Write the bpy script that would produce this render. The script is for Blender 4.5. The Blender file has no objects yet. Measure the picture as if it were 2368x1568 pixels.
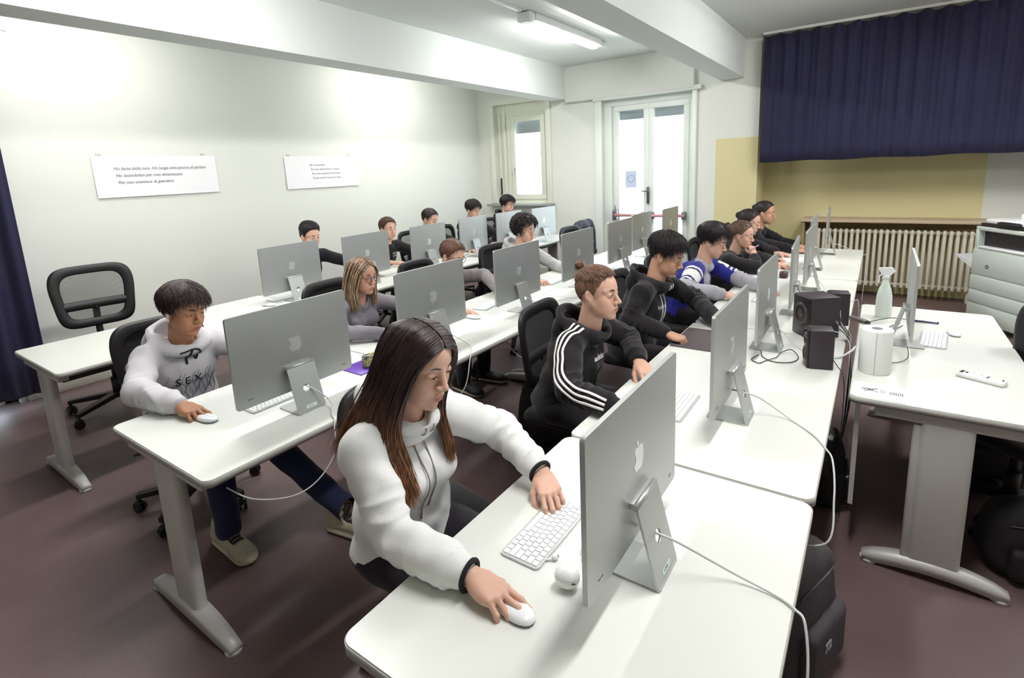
import bpy, bmesh, math, random
import numpy as np
from mathutils import Vector, Matrix, Euler
random.seed(7)
rng = np.random.default_rng(11)
C = bpy.context.scene.collection
PI = math.pi
# ------------------------------------------------------------------ camera, world, lights, exposure
def setup():
    sc = bpy.context.scene
    cam = bpy.data.cameras.new('camera'); co = bpy.data.objects.new('camera', cam); C.objects.link(co)
    R = Matrix.Rotation(0.6102063, 3, 'Z') @ Matrix.Rotation(1.3845398, 3, 'X') @ Matrix.Rotation(-0.0448174, 3, 'Z')
    co.matrix_world = Matrix.Translation((0, 0, 1.705)) @ R.to_4x4()
    cam.sensor_width = 36; cam.lens = 36*1215.9/2368
    cam.shift_x = (1184-1187.1)/2368; cam.shift_y = (623-784)/2368
    cam.clip_start = 0.05
    sc.camera = co
    w = bpy.data.worlds.new('sky'); sc.world = w; w.use_nodes = True
    nt = w.node_tree; bg = nt.nodes['Background']
    tc = nt.nodes.new('ShaderNodeTexCoord'); sp = nt.nodes.new('ShaderNodeSeparateXYZ'); rp = nt.nodes.new('ShaderNodeValToRGB')
    nt.links.new(tc.outputs['Generated'], sp.inputs[0]); nt.links.new(sp.outputs['Z'], rp.inputs[0])
    rp.color_ramp.elements[0].position = .0; rp.color_ramp.elements[0].color = (.78, .84, .9, 1)
    rp.color_ramp.elements[1].position = .6; rp.color_ramp.elements[1].color = (.62, .8, 1, 1)
    nt.links.new(rp.outputs[0], bg.inputs[0]); bg.inputs[1].default_value = 5.0
    sc.view_settings.view_transform = 'Standard'; sc.view_settings.look = 'None'
    sc.view_settings.gamma = 1; sc.view_settings.exposure = 0.40; sc.view_settings.use_curve_mapping = False
    try:
        sc.cycles.max_bounces = 8; sc.cycles.diffuse_bounces = 5; sc.cycles.transparent_max_bounces = 12
        sc.cycles.sample_clamp_indirect = 4; sc.cycles.use_denoising = True; sc.cycles.caustics_reflective = False; sc.cycles.caustics_refractive = False
    except Exception: pass
setup()
LAMP_W = 21.0         # watts of each ceiling tube
def tube_light(x, y, z, power=LAMP_W, length=1.3, col=(1, .98, .98), tilt=0):
    l = bpy.data.lights.new('tube_light', 'AREA'); l.shape = 'RECTANGLE'; l.size = .10; l.size_y = length; l.energy = power; l.color = col
    o = bpy.data.objects.new('tube_light', l); o.location = (x, y, z); o.rotation_euler = (0, math.radians(tilt), 0); C.objects.link(o); return o
LAMPS = [(-2.87, 5.3), (-2.87, 1.7), (-0.15, 1.6), (0.35, 5.2), (-4.85, 1.62), (-4.85, 5.1), (1.9, 4.6)]  # last one is an unseen added batten, put in to brighten the recess wall
for lx, ly in LAMPS:      # a batten shines to both sides
    for tl in (-36, 36): tube_light(lx+math.copysign(.05, -tl), ly, 3.05, LAMP_W*(.40 if lx < -4 else 1.0), tilt=tl)
# ------------------------------------------------------------------ materials
def srgb(r, g, b):
    f = lambda c: (c/255/12.92 if c/255 <= .04045 else ((c/255+.055)/1.055)**2.4)
    return (f(r), f(g), f(b), 1)
_M = {}
def mat(name, col, rough=.5, metal=0, var=0, vscale=8, bump=0, bscale=60, spec=.5, sheen=0, emit=None, estr=0, coat=0, trans=0, detail=3):
    if name in _M: return _M[name]
    m = bpy.data.materials.new(name); m.use_nodes = True; nt = m.node_tree; b = nt.nodes['Principled BSDF']
    b.inputs['Base Color'].default_value = col; b.inputs['Roughness'].default_value = rough; b.inputs['Metallic'].default_value = metal
    b.inputs['Specular IOR Level'].default_value = spec; b.inputs['Sheen Weight'].default_value = sheen; b.inputs['Coat Weight'].default_value = coat
    if trans: b.inputs['Transmission Weight'].default_value = trans
    tc = nt.nodes.new('ShaderNodeTexCoord')
    n = nt.nodes.new('ShaderNodeTexNoise'); n.inputs['Scale'].default_value = vscale; n.inputs['Detail'].default_value = detail
    nt.links.new(tc.outputs['Object'], n.inputs['Vector'])
    mx = nt.nodes.new('ShaderNodeMix'); mx.data_type = 'RGBA'; mx.blend_type = 'MULTIPLY'; mx.inputs[0].default_value = 1
    rp = nt.nodes.new('ShaderNodeMapRange'); rp.inputs[1].default_value = .3; rp.inputs[2].default_value = .7; rp.inputs[3].default_value = 1-var; rp.inputs[4].default_value = 1
    nt.links.new(n.outputs['Fac'], rp.inputs[0]); mx.inputs[6].default_value = col
    nt.links.new(rp.outputs[0], mx.inputs[7]); nt.links.new(mx.outputs[2], b.inputs['Base Color'])
    if bump:
        n2 = nt.nodes.new('ShaderNodeTexNoise'); n2.inputs['Scale'].default_value = bscale; n2.inputs['Detail'].default_value = 2
        nt.links.new(tc.outputs['Object'], n2.inputs['Vector'])
        bp = nt.nodes.new('ShaderNodeBump'); bp.inputs['Strength'].default_value = bump; bp.inputs['Distance'].default_value = .004
        nt.links.new(n2.outputs['Fac'], bp.inputs['Height']); nt.links.new(bp.outputs[0], b.inputs['Normal'])
    if emit:
        b.inputs['Emission Color'].default_value = emit; b.inputs['Emission Strength'].default_value = estr
    _M[name] = m; return m
WHITE = mat('white_laminate', srgb(226, 228, 221), .32, var=.015, vscale=3)
EDGE = mat('grey_edge_band', srgb(168, 166, 160), .5)
SILVER = mat('silver_aluminium', srgb(182, 185, 183), .42, .65, var=.02, vscale=2)
SILVER_D = mat('polished_mark', srgb(222, 225, 223), .22, .5)
STEEL = mat('grey_painted_steel', srgb(202, 200, 197), .45, .15, var=.04, vscale=4)
FRAMEM = mat('dark_frame_steel', srgb(60, 58, 60), .5, .3)
BLACKP = mat('black_plastic', srgb(24, 20, 22), .45, var=.1)
BLACKF = mat('black_fabric', srgb(22, 18, 21), .9, var=.2, vscale=14, bump=.35, bscale=300, sheen=.1)
WPLAS = mat('white_plastic', srgb(238, 240, 240), .28, spec=.5)
KEYM = mat('white_keys', srgb(246, 247, 247), .5)
CABLE = mat('white_cable', srgb(214, 216, 214), .5)
CABLEB = mat('black_cable', srgb(28, 24, 26), .5)
WALLM = mat('white_wall_paint', srgb(226, 228, 220), .9, var=.012, vscale=1.5, bump=.05, bscale=90)
CEILM = mat('white_ceiling_paint', srgb(222, 227, 223), .92, var=.01, vscale=1.2)
FRAMEW = mat('cream_window_frame', srgb(226, 228, 214), .5)
TUBEM = mat('lit_tube', (1, 1, .95, 1), .5, emit=(1, .99, .93, 1), estr=11)
SCREENM = mat('lit_screen', srgb(60, 70, 85), .15, emit=(.75, .85, 1, 1), estr=.55)
PAPER = mat('white_paper', srgb(240, 240, 242), .7)
DARKT = mat('printed_ink', srgb(60, 56, 60), .7)
GREYT = mat('pale_grey_ink', srgb(150, 150, 150), .8)
NAVY = mat('navy_curtain_cloth', srgb(29, 27, 62), .85, var=.18, vscale=2.5, bump=.15, bscale=200, sheen=.1)
RUBBER = mat('pale_rubber_pad', srgb(196, 194, 188), .6)
def glass_mat():
    m = bpy.data.materials.new('clear_glass'); m.use_nodes = True; nt = m.node_tree; nt.nodes.clear()
    o = nt.nodes.new('ShaderNodeOutputMaterial'); t = nt.nodes.new('ShaderNodeBsdfTransparent'); g = nt.nodes.new('ShaderNodeBsdfGlossy'); g.inputs['Roughness'].default_value = .03
    t.inputs[0].default_value = (.95, .97, .97, 1)
    x = nt.nodes.new('ShaderNodeMixShader'); x.inputs[0].default_value = .05
    nt.links.new(t.outputs[0], x.inputs[1]); nt.links.new(g.outputs[0], x.inputs[2]); nt.links.new(x.outputs[0], o.inputs[0]); return m
GLASS = glass_mat()
def mesh_fabric():
    m = bpy.data.materials.new('open_mesh_fabric'); m.use_nodes = True; nt = m.node_tree; b = nt.nodes['Principled BSDF']; out = nt.nodes['Material Output']
    b.inputs['Base Color'].default_value = srgb(52, 48, 50); b.inputs['Roughness'].default_value = .8
    tc = nt.nodes.new('ShaderNodeTexCoord'); c = nt.nodes.new('ShaderNodeTexChecker'); c.inputs['Scale'].default_value = 520
    nt.links.new(tc.outputs['Object'], c.inputs['Vector'])
    t = nt.nodes.new('ShaderNodeBsdfTransparent'); x = nt.nodes.new('ShaderNodeMixShader')
    mr = nt.nodes.new('ShaderNodeMapRange'); mr.inputs[3].default_value = .12; mr.inputs[4].default_value = .68; nt.links.new(c.outputs['Fac'], mr.inputs[0]); nt.links.new(mr.outputs[0], x.inputs[0]); nt.links.new(b.outputs[0], x.inputs[1]); nt.links.new(t.outputs[0], x.inputs[2]); nt.links.new(x.outputs[0], out.inputs[0]); return m
MESHF = mesh_fabric()
# ------------------------------------------------------------------ mesh builder
class MB:
    def __init__(s): s.v = []; s.f = []; s.m = []; s.sm = []
    def add(s, vs, fs, mi=0, smooth=False, T=None):
        o = len(s.v)
        for p in vs:
            p = Vector(p); s.v.append(T @ p if T else p)
        for f in fs: s.f.append([o+i for i in f]); s.m.append(mi); s.sm.append(smooth)
        return s
    def box(s, c, d, mi=0, T=None, r=0, seg=2, smooth=None):
        bm = bmesh.new(); bmesh.ops.create_cube(bm, size=1)
        bmesh.ops.scale(bm, vec=d, verts=bm.verts)
        if r > 0: bmesh.ops.bevel(bm, geom=bm.edges[:], offset=r, segments=seg, affect='EDGES', profile=.5)
        bmesh.ops.translate(bm, vec=c, verts=bm.verts); bm.verts.index_update()
        s.add([v.co.copy() for v in bm.verts], [[v.index for v in f.verts] for f in bm.faces], mi, r > 0 if smooth is None else smooth, T); bm.free(); return s
    def cyl(s, a, b, r0, r1=None, n=16, mi=0, caps=True, smooth=True, T=None):
        r1 = r0 if r1 is None else r1; a = Vector(a); b = Vector(b); d = (b-a).normalized(); q = d.to_track_quat('Z', 'Y')
        vs = []
        for p, r in ((a, r0), (b, r1)):
            for i in range(n): vs.append(p + q @ Vector((math.cos(2*PI*i/n)*r, math.sin(2*PI*i/n)*r, 0)))
        s.add(vs, [[i, (i+1) % n, n+(i+1) % n, n+i] for i in range(n)], mi, smooth, T)
        if caps: s.add(vs, [list(range(n))[::-1], list(range(n, 2*n))], mi, False, T)
        return s
    def tube(s, pts, r, n=8, mi=0, T=None, flat=1.0, caps=True):
        pts = [Vector(p) for p in pts]; N = len(pts); rr = r if hasattr(r, '__len__') else [r]*N
        vs = []; up = Vector((0, 0, 1)); pu = None
        for i, p in enumerate(pts):
            t = (pts[min(i+1, N-1)]-pts[max(i-1, 0)])
            t = t.normalized() if t.length > 1e-9 else Vector((0, 0, 1))
            if pu is None:
                pu = up if abs(t.z) < .95 else Vector((1, 0, 0))
            u = (pu - t*pu.dot(t)).normalized(); pu = u; w = t.cross(u)
            for k in range(n):
                a = 2*PI*k/n; vs.append(p + (u*math.cos(a)*flat + w*math.sin(a))*rr[i])
        fs = [[i*n+k, i*n+(k+1) % n, (i+1)*n+(k+1) % n, (i+1)*n+k] for i in range(N-1) for k in range(n)]
        if caps: fs += [list(range(n))[::-1], [(N-1)*n+k for k in range(n)]]
        return s.add(vs, fs, mi, True, T)
    def lathe(s, prof, n=24, mi=0, T=None, smooth=True):
        vs = []; fs = []
        for r, z in prof:
            for i in range(n): vs.append((math.cos(2*PI*i/n)*r, math.sin(2*PI*i/n)*r, z))
        for j in range(len(prof)-1):
            for i in range(n): fs.append([j*n+i, j*n+(i+1) % n, (j+1)*n+(i+1) % n, (j+1)*n+i])
        return s.add(vs, fs, mi, smooth, T)
    def prism(s, poly, z0, z1, mi=0, T=None, smooth=False, mside=None):
        n = len(poly); vs = [(x, y, z0) for x, y in poly]+[(x, y, z1) for x, y in poly]
        s.add(vs, [list(range(n))[::-1], list(range(n, 2*n))], mi, False, T)
        return s.add(vs, [[i, (i+1) % n, n+(i+1) % n, n+i] for i in range(n)], mi if mside is None else mside, smooth, T)
    def sphere(s, c, r, n=16, mi=0, T=None, rz=None):
        r = (r, r, r) if not hasattr(r, '__len__') else r; m = n//2; vs = []; fs = []
        for j in range(m+1):
            th = PI*j/m
            for i in range(n): vs.append((c[0]+r[0]*math.sin(th)*math.cos(2*PI*i/n), c[1]+r[1]*math.sin(th)*math.sin(2*PI*i/n), c[2]+r[2]*math.cos(th)))
        for j in range(m):
            for i in range(n): fs.append([j*n+i, (j+1)*n+i, (j+1)*n+(i+1) % n, j*n+(i+1) % n])
        return s.add(vs, fs, mi, True, T)
    def build(s, name, mats, parent=None, label=None, merge=True):
        me = bpy.data.meshes.new(name); me.from_pydata([tuple(v) for v in s.v], [], s.f)
        mats = mats if isinstance(mats, (list, tuple)) else [mats]
        for m in mats: me.materials.append(m)
        me.polygons.foreach_set('material_index', s.m); me.polygons.foreach_set('use_smooth', s.sm)
        if merge:
            bm = bmesh.new(); bm.from_mesh(me); bmesh.ops.remove_doubles(bm, verts=bm.verts, dist=1e-5); bmesh.ops.recalc_face_normals(bm, faces=bm.faces); bm.to_mesh(me); bm.free()
        me.update(); o = bpy.data.objects.new(name, me); C.objects.link(o)
        if parent: o.parent = parent
        if label: o['label'] = label
        return o
def rrect(w, d, r, n=6, cx=0, cy=0):
    out = []
    for sx, sy, a0 in ((1, 1, 0), (-1, 1, 90), (-1, -1, 180), (1, -1, 270)):
        for i in range(n+1):
            a = math.radians(a0+90*i/n); out.append((cx+sx*(w/2-r)+r*math.cos(a), cy+sy*(d/2-r)+r*math.sin(a)))
    return out
def tag(o, label, cat, group=None):
    o['label'] = label; o['category'] = cat
    if group: o['group'] = group
    return o
def thing(name, label, cat, loc=(0, 0, 0), rz=0, group=None):
    o = bpy.data.objects.new(name, None); C.objects.link(o); o.location = loc; o.rotation_euler = (0, 0, rz); o.empty_display_size = .05
    return tag(o, label, cat, group)
def struct(name, mb, m, parent=None):
    o = mb.build(name, m, parent); 
    if parent is None: o['kind'] = 'structure'
    return o
def dup(root, loc, rz=0, label=None, group=None):
    r = root.copy(); C.objects.link(r); r.location = loc; r.rotation_euler = (0, 0, rz)
    if label: r['label'] = label
    if group: r['group'] = group
    for ch in list(root.children):
        c = ch.copy(); C.objects.link(c); c.parent = r
        for g in list(ch.children):
            d = g.copy(); C.objects.link(d); d.parent = c
    return r
def text_mb(s, size, depth=.0004, shear=0, mi=0, T=None, mb=None, space=1, align='LEFT', bold=0, sub=0):
    cu = bpy.data.curves.new('t', 'FONT'); cu.body = s; cu.size = size; cu.extrude = depth; cu.shear = shear; cu.space_character = space; cu.align_x = align; cu.offset = bold; cu.resolution_u = 3
    o = bpy.data.objects.new('t', cu); C.objects.link(o); bpy.context.view_layer.update()
    me = bpy.data.meshes.new_from_object(o.evaluated_get(bpy.context.evaluated_depsgraph_get()))
    if sub:
        bm = bmesh.new(); bm.from_mesh(me); bmesh.ops.triangulate(bm, faces=bm.faces); bm.to_mesh(me); bm.free()
    mb = mb or MB(); mb.add([v.co.copy() for v in me.vertices], [list(p.vertices) for p in me.polygons], mi, False, T)
    bpy.data.objects.remove(o); bpy.data.curves.remove(cu); bpy.data.meshes.remove(me); return mb
def spline(pts, n=8):
    P = [Vector(p) for p in pts]; out = []
    for i in range(len(P)-1):
        p0 = P[max(i-1, 0)]; p1 = P[i]; p2 = P[i+1]; p3 = P[min(i+2, len(P)-1)]
        for k in range(n):
            t = k/n; out.append(.5*((2*p1)+(p2-p0)*t+(2*p0-5*p1+4*p2-p3)*t*t+(3*p1-p0-3*p2+p3)*t**3))
    out.append(P[-1]); return out
# ------------------------------------------------------------------ the room
XL, YF, YR, ZC, XR, YB = -5.7, 7.3, 7.85, 3.17, 3.4, -2.2
def wallbox(name, x0, x1, y0, y1, z0=0, z1=ZC, m=None): return struct(name, MB().box(((x0+x1)/2, (y0+y1)/2, (z0+z1)/2), (x1-x0, y1-y0, z1-z0)), m or WALLM)
def floor_mat():
    m = bpy.data.materials.new('brown_vinyl_floor'); m.use_nodes = True; nt = m.node_tree; b = nt.nodes['Principled BSDF']; b.inputs['Roughness'].default_value = .42
    tc = nt.nodes.new('ShaderNodeTexCoord'); n = nt.nodes.new('ShaderNodeTexNoise'); n.inputs['Scale'].default_value = 1.1; n.inputs['Detail'].default_value = 6
    n2 = nt.nodes.new('ShaderNodeTexNoise'); n2.inputs['Scale'].default_value = 260; n2.inputs['Detail'].default_value = 2
    r = nt.nodes.new('ShaderNodeValToRGB'); r.color_ramp.elements[0].position = .35; r.color_ramp.elements[0].color = srgb(99, 79, 79); r.color_ramp.elements[1].position = .68; r.color_ramp.elements[1].color = srgb(124, 104, 101)
    r2 = nt.nodes.new('ShaderNodeMapRange'); r2.inputs[1].default_value = .35; r2.inputs[2].default_value = .65; r2.inputs[3].default_value = .82; r2.inputs[4].default_value = 1.1
    mx = nt.nodes.new('ShaderNodeMix'); mx.data_type = 'RGBA'; mx.blend_type = 'MULTIPLY'; mx.inputs[0].default_value = 1
    nt.links.new(tc.outputs['Object'], n.inputs['Vector']); nt.links.new(tc.outputs['Object'], n2.inputs['Vector']); nt.links.new(n.outputs['Fac'], r.inputs[0]); nt.links.new(n2.outputs['Fac'], r2.inputs[0])
    nt.links.new(r.outputs[0], mx.inputs[6]); nt.links.new(r2.outputs[0], mx.inputs[7]); nt.links.new(mx.outputs[2], b.inputs['Base Color'])
    return m
FLOORM = floor_mat()
struct('floor', MB().box(((XL+XR)/2, (YB+YR)/2, -.05), (XR-XL+.6, YR-YB+.6, .1)), FLOORM)
struct('ceiling', MB().box(((XL+XR)/2, (YB+YR)/2, ZC+.05), (XR-XL+.6, YR-YB+.6, .1)), CEILM)
# left wall has a glazed door behind the curtain
lw = MB()
for y0, y1, z0, z1 in ((YB, -.5, 0, ZC), (1.0, YF+.2, 0, ZC), (-.5, 1.0, 2.2, ZC)): lw.box((XL-.1, (y0+y1)/2, (z0+z1)/2), (.2, y1-y0, z1-z0))
struct('wall_left', lw, WALLM)
def yellow_wall():
    m = bpy.data.materials.new('white_and_yellow_wall_paint'); m.use_nodes = True; nt = m.node_tree; b = nt.nodes['Principled BSDF']; b.inputs['Roughness'].default_value = .85
    tc = nt.nodes.new('ShaderNodeTexCoord'); sp = nt.nodes.new('ShaderNodeSeparateXYZ'); nt.links.new(tc.outputs['Object'], sp.inputs[0])
    def cmp(sock, op, val):
        n = nt.nodes.new('ShaderNodeMath'); n.operation = op; nt.links.new(sock, n.inputs[0]); n.inputs[1].default_value = val; return n.outputs[0]
    def mul(a, c):
        n = nt.nodes.new('ShaderNodeMath'); n.operation = 'MULTIPLY'; nt.links.new(a, n.inputs[0]); nt.links.new(c, n.inputs[1]); return n.outputs[0]
    f = mul(mul(cmp(sp.outputs['X'], 'GREATER_THAN', -1.8), cmp(sp.outputs['X'], 'LESS_THAN', .96)), cmp(sp.outputs['Z'], 'LESS_THAN', 1.985))
    mx = nt.nodes.new('ShaderNodeMix'); mx.data_type = 'RGBA'; nt.links.new(f, mx.inputs[0]); mx.inputs[6].default_value = srgb(224, 226, 218); mx.inputs[7].default_value = srgb(216, 207, 160)
    nt.links.new(mx.outputs[2], b.inputs['Base Color']); return m
YELW = yellow_wall()
fw = MB()
WIN = (-5.36, -4.36, 1.16, 2.76); DOOR = (-3.40, -2.10, 0, 2.64)
def seg(x0, x1, z0, z1): fw.box(((x0+x1)/2, YF+.12, (z0+z1)/2), (x1-x0, .24, z1-z0))
seg(XL-.2, WIN[0], 0, ZC); seg(WIN[0], WIN[1], 0, WIN[2]); seg(WIN[0], WIN[1], WIN[3], ZC); seg(WIN[1], DOOR[0], 0, ZC); seg(DOOR[0], DOOR[1], DOOR[3], ZC); seg(DOOR[1], -1.29, 0, ZC)
struct('wall_far', fw, YELW)
struct('wall_recess', MB().box((-1.39, (YF+YR)/2+.22, ZC/2), (.2, YR-YF, ZC)).box(((-1.3+XR)/2, YR+.1, ZC/2), (XR+1.3, .2, ZC)), YELW)
wallbox('wall_right', XR, XR+.2, YB, YR+.2); wallbox('wall_back', XL-.2, XR+.2, YB-.2, YB)
# beams
struct('trim_beam_left', MB().box((-4.11, (YB+YF)/2, (2.71+ZC)/2+.01), (.28, YF-YB, ZC-2.71+.02)), CEILM)
struct('trim_beam_right', MB().box((-1.62, (YB+YF)/2, (2.71+ZC)/2+.01), (.28, YF-YB, ZC-2.71+.02)), CEILM)
struct('trim_shutter_box', MB().box((-3.02, YF-.04, 2.915), (1.90, .10, .51), r=.006), WALLM)
struct('trim_pillar', MB().box((-1.40, YF-.03, ZC/2+.01), (.22, .08, ZC-.02)), YELW) if False else None
# baseboards
struct('baseboard_left', MB().box((XL+.012, (1.05+YF)/2, .05), (.02, YF-1.05, .10), r=.004), mat('cream_skirting', srgb(222, 220, 206), .5))
struct('baseboard_far', MB().box(((WIN[0]+DOOR[0])/2-.15, YF-.012, .05), (DOOR[0]-XL-.1, .02, .10)).box(((DOOR[1]-1.29)/2, YF-.012, .05), (-1.29-DOOR[1]-.02, .02, .10)), mat('cream_skirting', srgb(222, 220, 206), .5))
# window 1 : tall casement with shutter cloth at top
w1 = MB(); x0, x1, z0, z1 = WIN; fy = YF+.10
def frame(mb, x0, x1, z0, z1, y, t, d, mi=0):
    mb.box(((x0+x1)/2, y, z1-t/2), (x1-x0, d, t), mi, r=.004).box(((x0+x1)/2, y, z0+t/2), (x1-x0, d, t), mi, r=.004)
    mb.box((x0+t/2, y, (z0+z1)/2), (t, d, z1-z0-2*t), mi, r=.004).box((x1-t/2, y, (z0+z1)/2), (t, d, z1-z0-2*t), mi, r=.004)
w1.box(((x0+x1)/2, YF-.015, z1+.045), (x1-x0+.2, .03, .09)).box((x1+.045, YF-.015, (z0+z1)/2), (.09, .03, z1-z0), r=.004).box((x0-.045, YF-.015, (z0+z1)/2), (.09, .03, z1-z0), r=.004)
frame(w1, x0+.2, x1, z0, z1-.14, fy, .07, .06); w1.box(((x0+x1)/2, fy, z1-.07), (x1-x0, .06, .14)); w1.box((x0+.1, fy+.01, (z0+z1)/2), (.2, .05, z1-z0)).box((x0+.06, fy-.03, (z0+z1)/2), (.04, .02, z1-z0)).box((x0+.15, fy-.03, (z0+z1)/2), (.05, .03, z1-z0), r=.01)
win = struct('window_1', w1, FRAMEW)
s1 = MB(); frame(s1, x0+.28, x1-.06, z0+.06, z1-.20, fy-.025, .085, .05); s1.build('window_sash', FRAMEW, win)
MB().box(((x0+x1)/2+.1, fy-.02, (z0+z1)/2-.07), (x1-x0-.5, .006, z1-z0-.42)).build('window_pane', GLASS, win)
MB().box(((x0+x1)/2+.1, fy+.05, z1-.37), (x1-x0-.46, .02, .2)).build('roller_shutter', mat('grey_shutter_slats', srgb(150, 156, 158), .6), win)
MB().cyl((x0+.33, fy-.06, 1.72), (x0+.33, fy-.05, 1.72), .018).box((x0+.33, fy-.09, 1.69), (.018, .018, .10), r=.006).build('window_handle', mat('chrome', srgb(200, 200, 200), .2, 1), win)
MB().box((x0+.055, fy-.045, 1.45), (.028, .01, .26), r=.003).box((x0+.055, fy-.055, 1.32), (.02, .01, .04)).build('shutter_strap_box', BLACKP, win)
struct('trim_window_sill', MB().box(((x0+x1)/2, YF-.03, z0-.02), (x1-x0+.25, .26, .035), r=.006), mat('grey_stone_sill', srgb(150, 150, 148), .5))
# door 1 : glazed french door with panic bar
x0, x1, z0, z1 = DOOR
d1 = MB(); d1.box((x0-.05, YF-.02, z1/2), (.10, .06, z1), r=.005).box((x1+.03, YF-.02, z1/2), (.06, .06, z1), r=.005).box(((x0+x1)/2, YF-.03, z1+.02), (x1-x0+.24, .10, .06), r=.01)
frame(d1, x0, x1, -.05, z1+.02, fy, .115, .08); d1.box((x0+.13, fy+.02, z1/2), (.12, .05, z1-.1))
door = struct('door_1', d1, mat('white_door_frame', srgb(226, 232, 226), .45))
xm = -2.72
for i, (a, b) in enumerate(((x0+.16, xm), (xm, x1-.06))):
    lf = MB(); frame(lf, a, b, .04, z1-.10, fy-.03, .075, .05); lf.box(((a+b)/2, fy-.03, .55), (b-a-.1, .04, .09)).box(((a+b)/2, fy-.03, .30), (b-a-.1, .02, .45))
    leaf = lf.build('door_leaf', mat('white_door_frame', srgb(226, 232, 226), .45), door)
    MB().box(((a+b)/2, fy-.03, (z1-.10+.6)/2), (b-a-.15, .006, z1-.72)).build('door_pane', GLASS, leaf)
MB().box(((x0+x1)/2+.05, fy+.06, z1-.21), (x1-x0-.2, .02, .16)).build('roller_shutter', mat('grey_shutter_slats', srgb(150, 156, 158), .6), door)
MB().box((xm, fy-.075, 1.27), (.035, .02, .24), r=.004).box((xm-.03, fy-.10, 1.33), (.11, .015, .018), r=.006).build('door_handle', mat('grey_handle', srgb(110, 112, 112), .3, .8), door)
pb = MB(); pb.cyl((x0+.19, fy-.13, .985), (x1-.08, fy-.13, .985), .022, mi=0); pb.box((x0+.19, fy-.10, .985), (.07, .08, .15), 1, r=.012).box((x1-.10, fy-.10, .985), (.05, .08, .11), 1, r=.01).box((xm-.07, fy-.10, .985), (.05, .08, .10), 1, r=.01).box((xm+.09, fy-.10, .985), (.05, .08, .10), 1, r=.01)
pb.cyl((x0+.19, fy-.11, 1.02), (x0+.19, fy-.11, 1.13), .015, .008, mi=1); pb.build('panic_bar', [mat('overexposed_red_bar', srgb(206, 150, 154), .4), mat('grey_metal', srgb(120, 116, 120), .4, .6)], door)  # bar red is lightened in its colour to show overexposure
note = MB().box((-2.98, fy-.062, 1.50), (.17, .002, .24)); o = note.build('door_notice', mat('pale_blue_paper', srgb(196, 208, 228), .7)); tag(o, 'pale blue sheet with a round mark stuck on the glass door', 'notice')
rg = MB(); rg.tube([(-2.98+.05*math.cos(a*PI/12), fy-.064, 1.51+.05*math.sin(a*PI/12)) for a in range(25)], .004, 6); rg.build('round_mark', mat('pale_blue_ink', srgb(150, 170, 205), .7), o)
# left glazed door behind the curtain
dl = MB()
for y in (-.46, .25, .96): dl.box((XL-.1, y, 1.1), (.06, .08, 2.2))
for z in (.05, 2.16): dl.box((XL-.1, .25, z), (.06, 1.5, .09))
door2 = struct('door_2', dl, FRAMEW); MB().box((XL-.1, .25, 1.1), (.006, 1.4, 2.1)).build('door_pane', GLASS, door2)
# outside: balcony slab and parapet, far house
# ------------------------------------------------------------------ curtains
def curtain(name, fn, n, z0, z1, label, m=NAVY, amp=.028, wl=.16, seed=1, scal=0):
    r = random.Random(seed); vs = []; fs = []; nz = 10; ph = [r.uniform(0, 6) for _ in range(4)]
    for j in range(nz+1):
        t = j/nz
        for i in range(n+1):
            u = i/n; p, nr, L = fn(u); s = u*L
            off = amp*(.55+.45*t)*(math.sin(2*PI*s/wl+ph[0]+.5*math.sin(s*3+ph[1]))+.4*math.sin(2*PI*s/(wl*.43)+ph[2]))
            zz = z0+(z1-z0)*t - (abs(math.sin(PI*s/(wl*1.2)+ph[3]))*scal if j == nz else 0) + (.006*math.sin(s*9+ph[1]) if j == 0 else 0)
            q = Vector(p)+Vector(nr)*off; vs.append((q.x, q.y, zz))
    for j in range(nz):
        for i in range(n): a = j*(n+1)+i; fs.append([a, a+1, a+n+2, a+n+1])
    mb = MB(); mb.add(vs, fs, 0, True); o = mb.build(name, m); 
    md = o.modifiers.new('thick', 'SOLIDIFY'); md.thickness = .004
    return tag(o, label, 'curtain')
curtain('blackout_curtain', lambda u: ((-1.24+u*4.0, 7.14, 0), (0, 1, 0), 4.0), 420, 1.665, 3.135, 'wide navy blue curtain gathered up across the top of the radiator wall', amp=.022, scal=.03, seed=3)
curtain('door_curtain', lambda u: ((-5.52+.02*math.sin(u*3), -1.0+u*2.17-.18*(1-u)*0, 0), (1, 0, 0), 2.17), 260, .10, 2.9, 'floor length dark navy curtain hanging at the left edge over the glazed door', amp=.035, wl=.2, seed=5)
ct = MB().box((.8, 7.14, 3.15), (4.1, .03, .03)); tag(ct.build('curtain_rail', mat('white_rail', srgb(220, 220, 216), .4)), 'white ceiling rail holding the wide navy curtain', 'curtain rail')
ct = MB().box((-5.52, .1, 2.92), (.03, 2.5, .03)); [ct.box((-5.61, y, 2.92), (.18, .02, .02)) for y in (-1, 1.2)]; tag(ct.build('curtain_rail', mat('white_rail', srgb(220, 220, 216), .4)), 'white wall rail holding the dark curtain by the left edge', 'curtain rail')
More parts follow.
